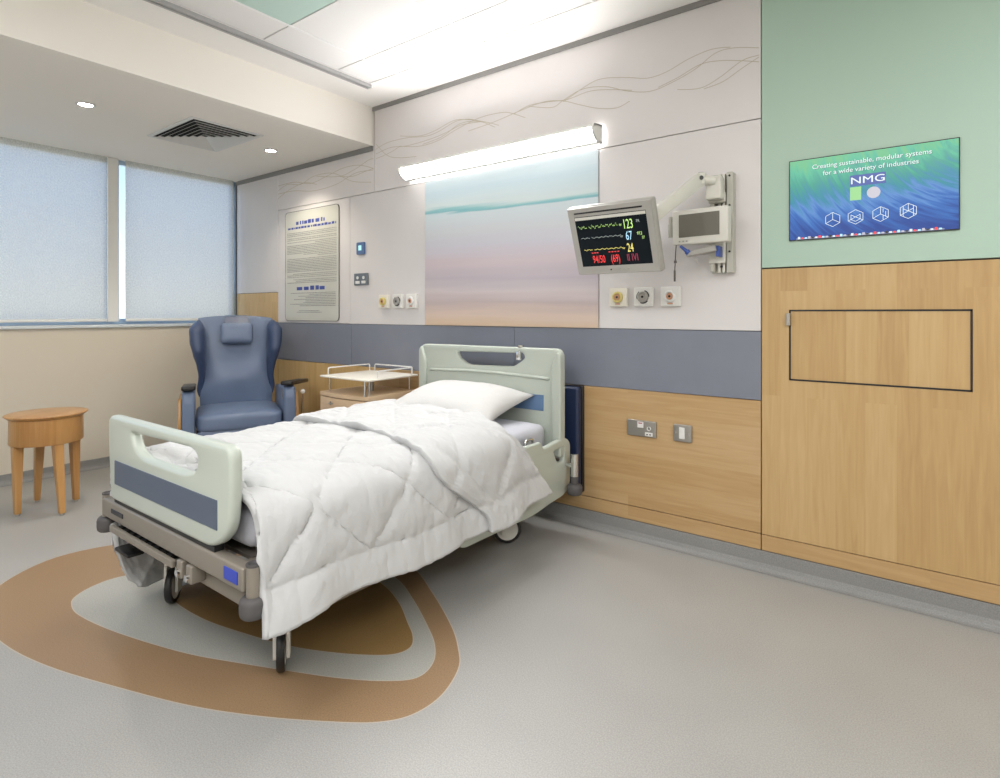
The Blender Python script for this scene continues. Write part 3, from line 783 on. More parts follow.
# thermostat, twin socket by notice
th = thing('thermostat', 'small square blue wall thermostat with lit display above the grey socket', 'thermostat', (-3.496, -.0006, 1.697))
plate('faceplate', rrect(-.047, -.047, .047, .047, .01), [], .014, .003, M['switch_blue'], th, at=-.007)
bm = BM(); box(bm, -.020, .014, -.0155, -.0142, -.016, .022); obj('display', bm, M['led'], th)
so = thing('grey_twin_socket', 'dark grey twin socket plate under the blue thermostat', 'socket', (-3.493, -.0006, 1.459))
plate('faceplate', rrect(-.080, -.046, .080, .046, .006), [], .012, .003, M['switch_grey'], so, at=-.006)
for s in (-1, 1):
    bm = BM(); box(bm, s*.035-.024, s*.035+.024, -.0165, -.0122, -.034, -.012, bev=.003); obj('socket_insert', bm, M['white_plastic'], so)
    bm = BM(); cyl(bm, (s*.035, -.012, .012), (s*.035, -.0165, .012), .012); obj('socket_button', bm, M['white_plastic'], so)
# steel twin socket and single switch on the wood
so = thing('steel_twin_socket', 'satin steel double socket plate with white inserts on the maple dado', 'socket', (-1.219, -.0006, .590))
plate('faceplate', rrect(-.081, -.042, .081, .042, .006), [], .012, .003, M['steel'], so, at=-.006)
for nm, a, m_ in [('switch_rocker', (-.021, .013, .004, .036), 'white_plastic'), ('socket_insert', (.022, .064, -.036, -.016), 'white_plastic')]:
    bm = BM(); box(bm, a[0], a[1], -.0165, -.0122, a[2], a[3], bev=.002); obj(nm, bm, M[m_], so)
bm = BM(); box(bm, -.014, .006, -.0174, -.0162, .026, .031); obj('indicator', bm, M['n_dimred'], so)
bm = BM(); lathe(bm, [(.011, -.0122), (.0115, -.0165), (.007, -.0168), (.0065, -.0122)], (.043, 0, .004), 16, axis='Y'); obj('key_ring', bm, M['white_plastic'], so)
bm = BM(); 
for a in (.030, .046): box(bm, a, a+.009, -.0175, -.0163, -.029, -.024)
obj('slots', bm, M['black'], so)
sw = thing('steel_switch', 'satin steel single switch with white rocker, right of the double socket', 'switch', (-1.0, -.0006, .592))
plate('faceplate', rrect(-.047, -.043, .047, .043, .006), [], .012, .003, M['steel'], sw, at=-.006)
bm = BM(); box(bm, -.016, .013, -.017, -.0122, -.028, .030, bev=.003); obj('rocker', bm, M['white_plastic'], sw)
for s in (-1, 1):
    bm = BM(); cyl(bm, (s*.034, -.012, 0), (s*.034, -.0135, 0), .0035, seg=10); obj('screw', bm, M['chrome'], sw)

# medical gas outlets
def outlet(x, z, kind, label, grp):
    g = thing('medical_gas_outlet', label, 'gas outlet', (x, -.0006, z), 0, grp)
    bm = BM(); box(bm, -.052, .052, -.026, 0, -.050, .050, bev=.005); obj('cover', bm, M['cream'] if kind == 0 else M['white_plastic'], g)
    ring = {0: 'yellow_brass', 1: 'monitor_grey', 2: 'white_tube'}[kind]
    bm = BM(); lathe(bm, [(.030, -.026), (.031, -.034), (.027, -.042), (.021, -.044), (.019, -.040), (.018, -.026)], seg=24, axis='Y'); obj('ring', bm, M[ring], g, smooth=True)
    bm = BM(); lathe(bm, [(.001, -.038), (.0165, -.038), (.0175, -.030)], seg=20, axis='Y'); obj('valve', bm, M['copper'] if kind != 1 else M['steel'], g)
    bm = BM(); lathe(bm, [(.001, -.0405), (.006, -.0405), (.007, -.037)], seg=14, axis='Y'); obj('port', bm, M['black'], g)
    if kind == 1:
        for a in (0, 2.2, 4.3):
            bm = BM(); tube(bm, [(.033*math.cos(a+t*.18), -.030, .033*math.sin(a+t*.18)) for t in range(8)], .003, 6); obj('keyed_slot', bm, M['black'], g)
    else:
        bm = BM(); box(bm, -.014, .014, -.030, -.0255, -.040, -.033, bev=.001); obj('name_strip', bm, M['copper'], g)
gz = 1.285
nm3 = [('leftmost', 'yellow'), ('middle', 'grey'), ('rightmost', 'white')]
for k, x in enumerate((-1.347, -1.203, -1.058)):
    outlet(x, gz, k, '%s-ringed medical gas outlet, %s of the three below the monitor' % (nm3[k][1], nm3[k][0]), 'gas outlets below the monitor')
for k, x in enumerate((-3.222, -3.072, -2.930)):
    outlet(x, gz, k, '%s-ringed medical gas outlet, %s of the three left of the seascape panel' % (nm3[k][1], nm3[k][0]), 'gas outlets left of the seascape')

# wall screen
tx0, tx1, tz0, tz1 = -0.512, 0.093, 1.526, 1.888
tv = thing('wall_screen', 'wide flush wall screen showing green and blue strands on the green glass panel', 'screen', ((tx0+tx1)/2, -.0006, tz0))
W2, TH = (tx1-tx0)/2, tz1-tz0
bm = BM(); box(bm, -W2, W2, -.008, 0, 0, TH, bev=.001, seg=1); obj('housing', bm, M['black'], tv)
bm = BM(); box(bm, -W2+.004, W2-.004, -.0088, -.008, .004, TH-.004); obj('picture', bm, tv_mat(-W2, W2, 0, TH), tv)
def tvm(x, z, y=-.0096): return Matrix.Translation((x, y, z)) @ Matrix.Rotation(PI/2, 4, 'X')
def fx(u): return (u-.5)*2*W2
def fz(v): return v*TH
for dy, dx, mm, nmx in ((-.0092, .0015, 'tv_shadow', 'caption_shadow'), (-.0098, 0, 'tv_white', 'caption')):
    text(nmx, 'Creating sustainable, modular systems', .0275, M[mm], tv, tvm(fx(.505)+dx, fz(.885)-dx, dy))
    text(nmx, 'for a wide variety of industries', .0275, M[mm], tv, tvm(fx(.505)+dx, fz(.795)-dx, dy))
bm = BM(); box(bm, fx(.392), fx(.602), -.0096, -.009, fz(.595), fz(.725)); obj('logo_bar', bm, M['tv_navy'], tv)
text('logo_letters', 'NMG', .041, M['tv_white'], tv, tvm(fx(.497), fz(.657), -.0099), xs=1.35)
bm = BM(); box(bm, fx(.392), fx(.459), -.0096, -.009, fz(.430), fz(.585)); obj('logo_square', bm, M['tv_lime'], tv)
bm = BM(); lathe(bm, [(.001, -.0096), (.024, -.0096), (.024, -.009)], (fx(.532), 0, fz(.500)), 24, axis='Y'); obj('logo_disc', bm, M['tv_pale'], tv)
for k, u in enumerate((.285, .425, .572, .728)):
    bm = BM(); cxx, czz, r = fx(u), fz(.225+.008*k), .031
    hexp = [(cxx+r*math.cos(PI/6+i*PI/3), czz+r*math.sin(PI/6+i*PI/3)) for i in range(6)]
    segs = [(hexp[i], hexp[(i+1) % 6]) for i in range(6)]
    cpt = (cxx, czz)
    if k == 0: segs += [(cpt, hexp[1]), (cpt, hexp[3]), (cpt, hexp[5])]
    if k == 1: q = [(cxx+(p[0]-cxx)*.62, czz+(p[1]-czz)*.62) for p in hexp]; segs += [(q[i], q[(i+1) % 6]) for i in (2, 3, 4, 5)]+[(cpt, hexp[3]), (cpt, hexp[5]), (q[2], cpt), (cpt, q[0])]
    if k == 2: segs += [(cpt, hexp[1]), (cpt, hexp[3]), (cpt, hexp[5])]+[((cxx+.009, czz-.006), (cxx+.009, czz-.024)), ((cxx+.018, czz-.012), (cxx+.018, czz+.010)), ((cxx+.009, czz+.006), (cxx+.009, czz+.022))]
    if k == 3: segs += [(cpt, hexp[1]), (cpt, hexp[3]), (cpt, hexp[5]), ((cxx-.017, czz-.02), (cxx-.017, czz+.02)), ((cxx+.017, czz-.02), (cxx+.017, czz+.02)), ((cxx-.017, czz+.01), (cxx, czz)), ((cxx+.017, czz+.01), (cxx, czz))]
    for a, b_ in segs:
        dx, dz = b_[0]-a[0], b_[1]-a[1]; l = math.hypot(dx, dz); nx_, nz_ = -dz/l*.0009, dx/l*.0009
        bm.faces.new([bm.verts.new(p) for p in ((a[0]+nx_, -.0097, a[1]+nz_), (a[0]-nx_, -.0097, a[1]-nz_), (b_[0]-nx_, -.0097, b_[1]-nz_), (b_[0]+nx_, -.0097, b_[1]+nz_))])
    obj('cube_icon', bm, M['tv_white'], tv)
bm = BM(); box(bm, fx(.05), fx(.92), -.0095, -.009, fz(.012), fz(.028))
cols = ['tv_white', 'n_red', 'n_cyan', 'tv_pale', 'black', 'n_yellow']
for k in range(38):
    u = .06+k*.0225; box(bm, fx(u), fx(u+.015), -.0099, -.0094, fz(.016), fz(.016+.018+.010*((k*5) % 3 == 0)), mi=1+(k*7+k//5) % 6)
obj('dock_bar', bm, [M['tv_dock']]+[M[c] for c in cols], tv)

# ---- wall rail
RX = -0.79
rail = thing('equipment_rail', 'cream vertical equipment rail fixed to the white panel right of the monitor', 'rail', (RX, -.0006, 1.392))
RH = .478
bm = BM(); box(bm, .016, .044, -.052, 0, 0, RH, bev=.002, seg=1); box(bm, -.06, .016, -.02, 0, 0, RH); box(bm, -.06, -.038, -.062, -.0205, .006, RH-.012, bev=.006); obj('channel', bm, M['arm_shade'], rail, auto=30)
bm = BM()
for a in (-.025, -.005): box(bm, a, a+.012, -.045, -.0205, .002, RH-.004, bev=.001, seg=1)
obj('guide_strip', bm, M['arm_cream'], rail)
for z0_, z1_ in ((.045, .150), (.335, .385)):
    bm = BM(); box(bm, -.064, .014, -.070, -.046, z0_, z1_, bev=.006); obj('slide_bracket', bm, M['arm_cream'], rail)
for z_ in (.03, .20, .235, .305, .455):
    bm = BM(); cyl(bm, (-.008, -.045, z_), (-.008, -.052, z_), .006, seg=12); obj('bolt', bm, M['black_metal'], rail)
for z_ in (.10, .22, .32, .46):
    bm = BM(); cyl(bm, (.030, -.051, z_), (.030, -.055, z_), .005, seg=12); obj('bolt', bm, M['black_metal'], rail)

# ---- swing arm
arm = thing('monitor_arm', 'cream jointed swing arm reaching from the wall rail to the monitor', 'arm', (RX, -.072, 1.775))
A0 = Vector((-.02, -.030, .045)); A1 = Vector((-.072, -.085, .055)); A2 = Vector((-.215, -.335, -.145))
bm = BM(); box(bm, -.062, .012, -.058, -.0005, -.040, .068, bev=.008); obj('wall_knuckle', bm, M['arm_cream'], arm)
bm = BM(); cyl(bm, A0+Vector((.0, -.02, 0)), A1, .022, .020); obj('short_link', bm, M['arm_cream'], arm, smooth=False, auto=40)
bm = BM(); cyl(bm, A1+Vector((0, 0, -.026)), A1+Vector((0, 0, .026)), .024); obj('elbow', bm, M['arm_cream'], arm, auto=40)
bm = BM(); cyl(bm, A1+Vector((0, 0, .0262)), A1+Vector((0, 0, .030)), .013, seg=16); cyl(bm, A1+Vector((.008, -.0215, 0)), A1+Vector((.012, -.028, 0)), .010, seg=16); obj('elbow_cap', bm, M['black'], arm)
def beam(bm, p0, p1, w0, h0, w1, h1, bev=.006):
    d = (p1-p0).normalized(); side = d.cross(Vector((0, 0, 1))).normalized(); up = side.cross(d)
    vs = []
    for p, w_, h_ in ((p0, w0, h0), (p1, w1, h1)):
        for a, b_ in ((-1, -1), (1, -1), (1, 1), (-1, 1)): vs.append(bm.verts.new(p+side*a*w_/2+up*b_*h_/2))
    fs = [bm.faces.new([vs[i] for i in f]) for f in ((0, 1, 2, 3), (7, 6, 5, 4), (0, 4, 5, 1), (1, 5, 6, 2), (2, 6, 7, 3), (3, 7, 4, 0))]
    bmesh.ops.bevel(bm, geom=list({e for f in fs for e in f.edges}), offset=bev, segments=2, profile=.5, affect='EDGES')
bm = BM(); beam(bm, A1, A2, .040, .062, .040, .058); obj('long_link', bm, M['arm_cream'], arm, auto=40)
bm = BM(); cyl(bm, A2+Vector((0, 0, -.035)), A2+Vector((0, 0, .035)), .024); obj('end_joint', bm, M['arm_shade'], arm, auto=40)

# ---- patient monitor: local frame, screen faces -Y, tilted so that its foot is nearer the wall
mon = thing('patient_monitor', 'grey flat patient monitor tilted on its arm, showing coloured vital signs', 'monitor', (-1.174, -.44, 1.543))
mon.rotation_euler = (math.radians(21.0), 0, 0)
mw, mh = .427/2, .335/2
plate('housing', round_poly([(-mw, -mh), (mw, -mh), (mw, mh), (-mw, mh)], .012), [], .040, .006, M['monitor_grey'], mon, at=.020)
bm = BM()
fr = [(-mw+.004, -mh+.004), (mw-.004, -mh+.004), (mw-.004, mh-.004), (-mw+.004, mh-.004)]; fi = [(-.176, -.122), (.176, -.122), (.176, .118), (-.176, .118)]
a = [bm.verts.new((x, -.0005, z)) for x, z in fr]; b_ = [bm.verts.new((x, -.010, z)) for x, z in [(p[0]*.985, p[1]*.985) for p in fr]]; c = [bm.verts.new((x, -.007, z)) for x, z in fi]
for q in range(4):
    r_ = (q+1) % 4; bm.faces.new((a[q], a[r_], b_[r_], b_[q])); bm.faces.new((b_[q], b_[r_], c[r_], c[q]))
obj('bezel', bm, M['monitor_grey'], mon)
bm = BM(); box(bm, -.178, .178, -.0072, -.001, -.124, .120); scr = obj('screen', bm, M['screen_black'], mon)
bm = BM(); box(bm, -.175, .165, -.0110, -.0088, .134, .141, bev=.001, seg=1); obj('top_slot', bm, M['black'], mon)
bm = BM(); box(bm, -.176, .176, -.0082, -.0074, .103, .117); obj('menu_strip', bm, M['arm_cream'], mon)
for k in range(5):
    bm = BM(); cyl(bm, (-.030+k*.022, -.0085, -.143), (-.030+k*.022, -.0125, -.143), .0035, seg=10); obj('button', bm, M['black'] if k == 0 else M['steel'], mon)
bm = BM(); box(bm, -.13, -.08, -.0095, -.0088, -.147, -.141); obj('badge', bm, M['steel'], mon)
bm = BM(); box(bm, -.11, .11, .040, .065, -.09, .09, bev=.01); obj('rear_housing', bm, M['monitor_grey'], mon)
bm = BM(); cyl(bm, (.09, .050, .02), (.165, .125, .060), .018); obj('tilt_joint', bm, M['arm_shade'], mon, auto=40)
def mtx_(x, z, y=-.0082): return Matrix.Translation((x, y, z)) @ Matrix.Rotation(PI/2, 4, 'X')
for body, sz, m_, x, z, xs_ in [('123', .062, 'n_green', .086, .064, .55), ('67', .058, 'n_cyan', .083, .010, .55), ('24', .058, 'n_yellow', .081, -.046, .55),
                                ('94/50', .052, 'n_red', -.085, -.092, .55), ('(69)', .052, 'n_red', .000, -.092, .55), ('II IVI', .048, 'n_dimred', .085, -.092, .62),
                                ('PR', .018, 'n_white', .135, .075, .8), ('97.2', .020, 'n_green', .135, .018, .7), ('37', .018, 'n_green', .150, -.002, .7),
                                ('nr', .018, 'n_green', .050, .066, .8), ('nr', .018, 'n_white', .048, .012, .8), ('nr', .016, 'n_yellow', .050, -.044, .8)]:
    text('number_readout', body, sz, M[m_], scr, mtx_(x, z), xs=xs_)
def wave(x0, x1, z, amp, seed, m_):
    bm = BM(); rnd = random.Random(seed); n_ = 60; pts_ = []
    ph = rnd.random()*6
    for i in range(n_):
        t = i/(n_-1); x = x0+(x1-x0)*t
        pts_.append((x, z+amp*(.5*math.sin(i*.9+ph)+.35*math.sin(i*2.1+ph*2)+rnd.uniform(-.3, .3))))
    for a, b_ in zip(pts_, pts_[1:]):
        if abs((a[0]-x0)/(x1-x0)-.24) < .03: continue
        bm.faces.new([bm.verts.new(p) for p in ((a[0], -.0080, a[1]-.0011), (b_[0], -.0080, b_[1]-.0011), (b_[0], -.0080, b_[1]+.0011), (a[0], -.0080, a[1]+.0011))])
    obj('waveform', bm, M[m_], scr)
wave(-.165, .035, .068, .010, 1, 'n_green'); wave(-.160, .045, .016, .004, 2, 'n_white'); wave(-.155, .045, -.042, .004, 3, 'n_yellow')
bm = BM()
for a in (-.118, -.105, -.092, -.03, -.015, .0, .015): box(bm, a, a+.009, -.0081, -.0076, -.060, -.056)
obj('alarm_text', bm, M['n_red'], scr)

# ---- small screen on the rail
sm = thing('bedside_terminal', 'small cream touch terminal with a blank screen, mounted on the wall rail', 'terminal', (-.862, -.155, 1.608), math.radians(-4))
bm = BM(); box(bm, -.133, .133, -.022, .028, -.083, .083, bev=.008, seg=3); obj('housing', bm, M['arm_cream'], sm, auto=30)
bm = BM(); box(bm, -.098, .095, -.0245, -.0215, -.048, .060, bev=.001, seg=1); obj('screen', bm, M['screen_off'], sm)
for k in range(3):
    bm = BM(); cyl(bm, (-.095+k*.018, -.0215, -.067), (-.095+k*.018, -.0235, -.067), .004, seg=10); obj('button', bm, M['steel'], sm)
bm = BM(); box(bm, .03, .10, .0285, .080, -.05, .05, bev=.004); obj('mounting_block', bm, M['arm_shade'], sm)
bm = BM(); cyl(bm, (-.150, 0, .025), (-.150, 0, .060), .009); cyl(bm, (-.150, 0, -.040), (-.150, 0, .022), .012); box(bm, -.150, -.134, -.006, .006, .01, .03); obj('side_knob', bm, M['copper'] if False else M['arm_shade'], sm, auto=40)
# cable basket and probe
tray = thing('probe_holder', 'small grey holder below the blank terminal on the wall rail', 'holder', (-.835, -.105, 1.492))
bm = BM(); beam(bm, Vector((-.10, -.03, -.012)), Vector((.035, -.01, .012)), .06, .022, .075, .030, .004); obj('cradle', bm, M['monitor_grey'], tray)
bm = BM(); box(bm, .035, .050, -.03, .03, -.028, .022, bev=.003); obj('blue_plate', bm, M['blue_clip'], tray)
pr = thing('sensor_probe', 'blue hand probe hanging below the blank terminal', 'probe', (-.955, -.17, 1.50))
bm = BM(); cyl(bm, (0, 0, .02), (.035, .01, -.012), .006, .010, seg=12); cyl(bm, (.028, .008, -.006), (.038, .010, -.016), .013, seg=12); obj('grip', bm, M['blue_clip'], pr, auto=40)
bm = BM(); cyl(bm, (.036, .010, -.013), (.078, .015, -.058), .0022, seg=8); obj('needle_tip', bm, M['steel'], pr)
bm = BM(); tube(bm, arc_pts([(-.975, -.17, 1.525), (-.978, -.17, 1.48), (-.982, -.165, 1.43), (-.984, -.165, 1.40)], .01), .0028, 8); cyl(bm, (-.984, -.165, 1.352), (-.984, -.165, 1.405), .0048, seg=10); cyl(bm, (-.979, -.168, 1.44), (-.980, -.168, 1.452), .007, seg=8)
tag(obj('hanging_cord', bm, M['cord']), 'thin dark cord hanging below the terminal between monitor and wall rail', 'cord')

# ---- navy pad leaning on the wall
pad = thing('wall_pad', 'tall navy vinyl pad against the maple wall behind the headboard', 'pad', (-1.815, 0, .195))
bm = BM(); box(bm, -.25, .25, -.072, -.026, 0, .59, bev=.018, seg=4); obj('cushion', bm, M['navy_pad'], pad, auto=50)
bm = BM(); box(bm, -.252, .254, -.0255, -.001, -.004, .594, bev=.006); obj('backing_board', bm, M['black'], pad, auto=40)

# ================================================================== ROUND STOOL
st = thing('side_table', 'small round honey-coloured wooden table with four tapered legs by the window wall', 'table', (-4.327, -1.745, 0))
bm = BM(); lathe(bm, [(.001, .592), (.198, .592), (.206, .589), (.207, .585), (.190, .570), (.184, .567), (.001, .567)], seg=56); obj('tabletop', bm, M['wood_stool'], st, auto=35)
bm = BM(); lathe(bm, [(.181, .5665), (.183, .420), (.180, .415), (.135, .415), (.135, .5665)], seg=56); obj('apron', bm, M['wood_stool'], st, auto=35)
ang = [(-4.310, -1.892), (-4.53, -1.744), (-4.119, -1.727), (-4.35, -1.590)]
for lx, ly in ang:
    dx, dy = lx+4.327, ly+1.745; d = math.hypot(dx, dy); ux, uy = dx/d, dy/d
    bm = BM(); top = Vector((ux*.148, uy*.148, .4145)); bot = Vector((dx, dy, 0.012)); rot = math.atan2(uy, ux)
    vs = []
    for p, s in ((bot, .015), (top, .025)):
        for k in range(4):
            a = rot+PI/4+k*PI/2; vs.append(bm.verts.new(p+Vector((math.cos(a), math.sin(a), 0))*s*1.41))
    fs = [bm.faces.new([vs[i] for i in f]) for f in ((3, 2, 1, 0), (4, 5, 6, 7), (0, 1, 5, 4), (1, 2, 6, 5), (2, 3, 7, 6), (3, 0, 4, 7))]
    bmesh.ops.bevel(bm, geom=list({e for f in fs for e in f.edges}), offset=.003, segments=2, profile=.5, affect='EDGES')
    leg = obj('leg', bm, M['wood_stool'], st)
    bm = BM(); cyl(bm, (bot.x, bot.y, 0.0003), (bot.x, bot.y, .0118), .011, seg=14); obj('glide', bm, M['monitor_grey'], leg)

# ================================================================== ARMCHAIR
ch = thing('recliner_armchair', 'blue-grey vinyl wing-back armchair with head pillow in the corner under the window', 'armchair', (-3.915, -0.735, 0), math.radians(64.5))
ch.scale = (.94, 1, .985)
def soft_box(name, x0, x1, y0, y1, z0, z1, bev, m, parent, puff=0.0, axis=2, sub=1):
    bm = BM(); box(bm, x0, x1, y0, y1, z0, z1)
    bmesh.ops.subdivide_edges(bm, edges=bm.edges[:], cuts=7, use_grid_fill=True)
    cx_, cy_, cz_ = (x0+x1)/2, (y0+y1)/2, (z0+z1)/2; hx_, hy_, hz_ = (x1-x0)/2, (y1-y0)/2, (z1-z0)/2
    H = (hx_, hy_, hz_); R_ = min(bev, min(H)*.98)
    for v in bm.verts:
        p = Vector((v.co.x-cx_, v.co.y-cy_, v.co.z-cz_))
        q = Vector([max(-H[i]+R_, min(H[i]-R_, p[i])) for i in range(3)]); d = p-q
        if d.length > 1e-6: p = q+d.normalized()*R_
        others = [i for i in range(3) if i != axis]
        f = 1.0
        for i in others: f *= max(0, 1-(p[i]/H[i])**2)
        p[axis] += math.copysign(puff*f, p[axis]) if abs(p[axis]) > H[axis]*.4 else 0
        v.co = p+Vector((cx_, cy_, cz_))
    o = obj(name, bm, m, parent, smooth=True)
    if sub:
        s = o.modifiers.new('s', 'SUBSURF'); s.levels = 1; s.render_levels = 1
    return o
# seat
soft_box('seat_cushion', -.305, .305, -.01, .60, .365, .500, .045, M['chair_vinyl'], ch, puff=.018)
soft_box('footrest_panel', -.300, .300, .010, .05, .13, .385, .018, M['chair_vinyl'], ch, puff=.008, axis=1)
bm = BM(); box(bm, -.30, .30, .06, .62, .16, .39); obj('seat_base', bm, M['chair_dark'], ch)
# arms
for s in (-1, 1):
    bm = BM()
    prof = [(.0, .10), (.62, .12), (.64, .40), (.62, .62), (.10, .672), (.0, .668), (-.03, .60), (-.03, .35)]
    x0, x1 = (.310, .392)
    A = [bm.verts.new((s*x0, y, z)) for y, z in prof]; B = [bm.verts.new((s*x1, y, z)) for y, z in prof]
    fs = []
    for i in range(len(prof)): j = (i+1) % len(prof); fs.append(bm.faces.new((A[i], A[j], B[j], B[i])))
    fs += [bm.faces.new(A), bm.faces.new(B[::-1])]
    bmesh.ops.bevel(bm, geom=list({e for f in fs for e in f.edges}), offset=.022, segments=4, profile=.5, affect='EDGES')
    armo = obj('armrest', bm, M['chair_vinyl'], ch, auto=60)
    # black pad on top; the right one juts out
    sw_ = 0.0 if s < 0 else math.radians(-24)
    mt = Matrix.Translation((s*.350, .05, .690)) @ Matrix.Rotation(sw_, 4, 'Z') @ Matrix.Rotation(math.radians(-4), 4, 'X')
    pl = plate('arm_pad', round_poly([(-.048, -.08), (.048, -.08), (.046, .42), (-.046, .42)], [.03, .03, .02, .02]), [], .030, .010, M['black'], ch, mtx=mt)
    # wooden frame slab on the outside
    plate('wood_side_frame', round_poly([(.03, .06), (.55, .06), (.60, .45), (.52, .60), (.05, .62), (.0, .45)], .04), [round_poly([(.10, .14), (.47, .14), (.50, .42), (.45, .52), (.12, .53), (.08, .42)], .03)], .022, .004, M['wood_stool'], ch, mtx=YZ, at=s*.406)
    bm = BM(); 
    if s > 0:
        box(bm, .302, .309, .10, .17, .56, .64, bev=.003); obj('control_plate', bm, M['steel'], ch)
# back: shell with wings. local profile leaning back
def back_pt(x, z, fwd):
    lean = math.tan(math.radians(12)); return Vector((x, .56+(z-.45)*lean-fwd, z))
def halfw(z):
    pts_ = [(.45, .275), (.60, .280), (.72, .268), (.80, .272), (.90, .288), (1.0, .300), (1.08, .304), (1.17, .292)]
    for (a, wa), (b__, wb) in zip(pts_, pts_[1:]):
        if z <= b__: t = max(0, (z-a)/(b__-a)); t = t*t*(3-2*t); return wa+(wb-wa)*t
    return pts_[-1][1]
bm = BM(); NX, NZ = 28, 36; front, rear = [], []
for j in range(NZ+1):
    rf, rr = [], []
    for i in range(NX+1):
        u = -1+2*i/NX; v = j/NZ; z = .45+.725*v
        w_ = halfw(z); x = u*w_
        top = .022*(1-abs(u)**2.5)                                  # domed top edge
        z2 = z+top*v**6
        lumb = .05*math.exp(-((z-.72)/.14)**2)*(1-u*u)+.03*(1-abs(u)**4)*(1-(2*v-1)**6)
        edge = min(1, (1-abs(u))/.06, (1-v)/.03+.0)
        rf.append(bm.verts.new(back_pt(x, z2, .04+lumb*max(0, edge)**.5)))
        rr.append(bm.verts.new(back_pt(x, z2, -.045-.02*(1-u*u))))
    front.append(rf); rear.append(rr)
for j in range(NZ):
    for i in range(NX):
        bm.faces.new((front[j][i], front[j][i+1], front[j+1][i+1], front[j+1][i])); bm.faces.new((rear[j][i], rear[j+1][i], rear[j+1][i+1], rear[j][i+1]))
for j in range(NZ):
    bm.faces.new((front[j][0], front[j+1][0], rear[j+1][0], rear[j][0])); bm.faces.new((front[j][NX], rear[j][NX], rear[j+1][NX], front[j+1][NX]))
for i in range(NX):
    bm.faces.new((front[NZ][i], front[NZ][i+1], rear[NZ][i+1], rear[NZ][i])); bm.faces.new((front[0][i], rear[0][i], rear[0][i+1], front[0][i+1]))
obj('backrest', bm, M['chair_vinyl'], ch, auto=55)
for s in (-1, 1):
    bm = BM(); N = 26; K = 12; rs = []
    for j in range(N+1):
        v = j/N; z = .56+.60*v
        w_ = halfw(z)
        d = (math.sin(PI*min(1, max(0, (v*1.04)))**1.25)**.55 if 0 < v < 1 else .0)      # how far it comes forward
        depth = .012+.175*max(0, min(1, (v-.05)/.55))**1.2*(1-max(0, (v-.86)/.14)**2*.55)
        thick = .024+.034*max(0, min(1, (v-.3)/.4))*(1-max(0, (v-.88)/.12)*.35)
        thick *= max(.12, min(1, (v/.10)**.5 if v > 0 else 0, ((1-v)/.10)**.5)); cen = back_pt(s*(w_-.004), z, .03+depth/2); ring = []
        for k in range(K):
            a = 2*PI*k/K; ca, sa = math.cos(a), math.sin(a)
            ring.append(bm.verts.new(cen+Vector((s*thick*math.copysign(abs(ca)**.8, ca)+s*.008*(-sa), depth*.62*math.copysign(abs(sa)**.8, sa), 0))))
        rs.append(ring)
    for A, B in zip(rs, rs[1:]):
        for k in range(K): bm.faces.new((A[k], A[(k+1) % K], B[(k+1) % K], B[k]))
    bm.faces.new(rs[0]); bm.faces.new(rs[-1])
    obj('wing', bm, M['chair_dark'], ch, smooth=True)
# head pillow with strap
hp = soft_box('head_pillow', -.125, .125, -.028, .028, -.085, .085, .028, M['chair_vinyl'], ch, puff=.012, axis=1)
hp.location = back_pt(0, 1.055, .125); hp.rotation_euler = (math.radians(-12), 0, 0)
bm = BM()
P = [back_pt(0, 1.13, .105), back_pt(0, 1.190, .070), back_pt(0, 1.199, .0), back_pt(0, 1.18, -.06)]
L, R2 = [], []
for i, p in enumerate(P):
    wv = (.10, .088, .085, .085)[i]
    L.append(bm.verts.new(p+Vector((-wv, 0, 0)))); R2.append(bm.verts.new(p+Vector((wv, 0, 0))))
for i in range(3): bm.faces.new((L[i], R2[i], R2[i+1], L[i+1]))
so_ = obj('pillow_strap', bm, M['chair_dark'], ch); md = so_.modifiers.new('s', 'SOLIDIFY'); md.thickness = .006
# legs
for x in (-.33, .33):
    for y in (.05, .56):
        bm = BM(); cyl(bm, (x, y, .0465), (x, y, .135), .014, seg=14); cyl(bm, (x-.012, y, .0255), (x+.012, y, .0255), .025, seg=20); lg = obj('leg', bm, M['black_metal'], ch, auto=40)
# push lever beside the chair
bm = BM(); cyl(bm, (.455, .12, .30), (.462, .10, .60), .007, seg=12); cyl(bm, (.415, .12, .30), (.455, .12, .30), .006, seg=10); lev = obj('recline_lever', bm, M['chrome'], ch, auto=40)
bm = BM(); bmesh.ops.create_uvsphere(bm, u_segments=14, v_segments=10, radius=.018, matrix=Matrix.Translation((.462, .10, .612))); obj('lever_knob', bm, M['white_plastic'], lev, smooth=True)

# ================================================================== BEDSIDE CABINET
cb = thing('bedside_cabinet', 'birch bedside cabinet with a raised cream tray shelf, between armchair and bed', 'cabinet', (-3.075, -.275, 0))
cw, cd, ct = .25, .222, .668
bm = BM()
def bow(x): return -cd-.030*(1-(x/cw)**2)
def bowed(bm, z0, z1, x0, x1, back=cd, front=0.0, n=12):
    xs_ = [x0+(x1-x0)*i/n for i in range(n+1)]
    lo = [bm.verts.new((x, bow(x)+front, z0)) for x in xs_]+[bm.verts.new((x1, back, z0)), bm.verts.new((x0, back, z0))]
    hi = [bm.verts.new((v.co.x, v.co.y, z1)) for v in lo]; N = len(lo)
    bm.faces.new(lo[::-1]); bm.faces.new(hi)
    for i in range(N): bm.faces.new((lo[i], lo[(i+1) % N], hi[(i+1) % N], hi[i]))
bowed(bm, .09, .644, -cw+.004, cw-.004, front=.022); obj('carcass', bm, M['wood_cab'], cb)
bm = BM(); bowed(bm, .6445, .668, -cw, cw); obj('cabinet_top', bm, M['wood_cab'], cb)
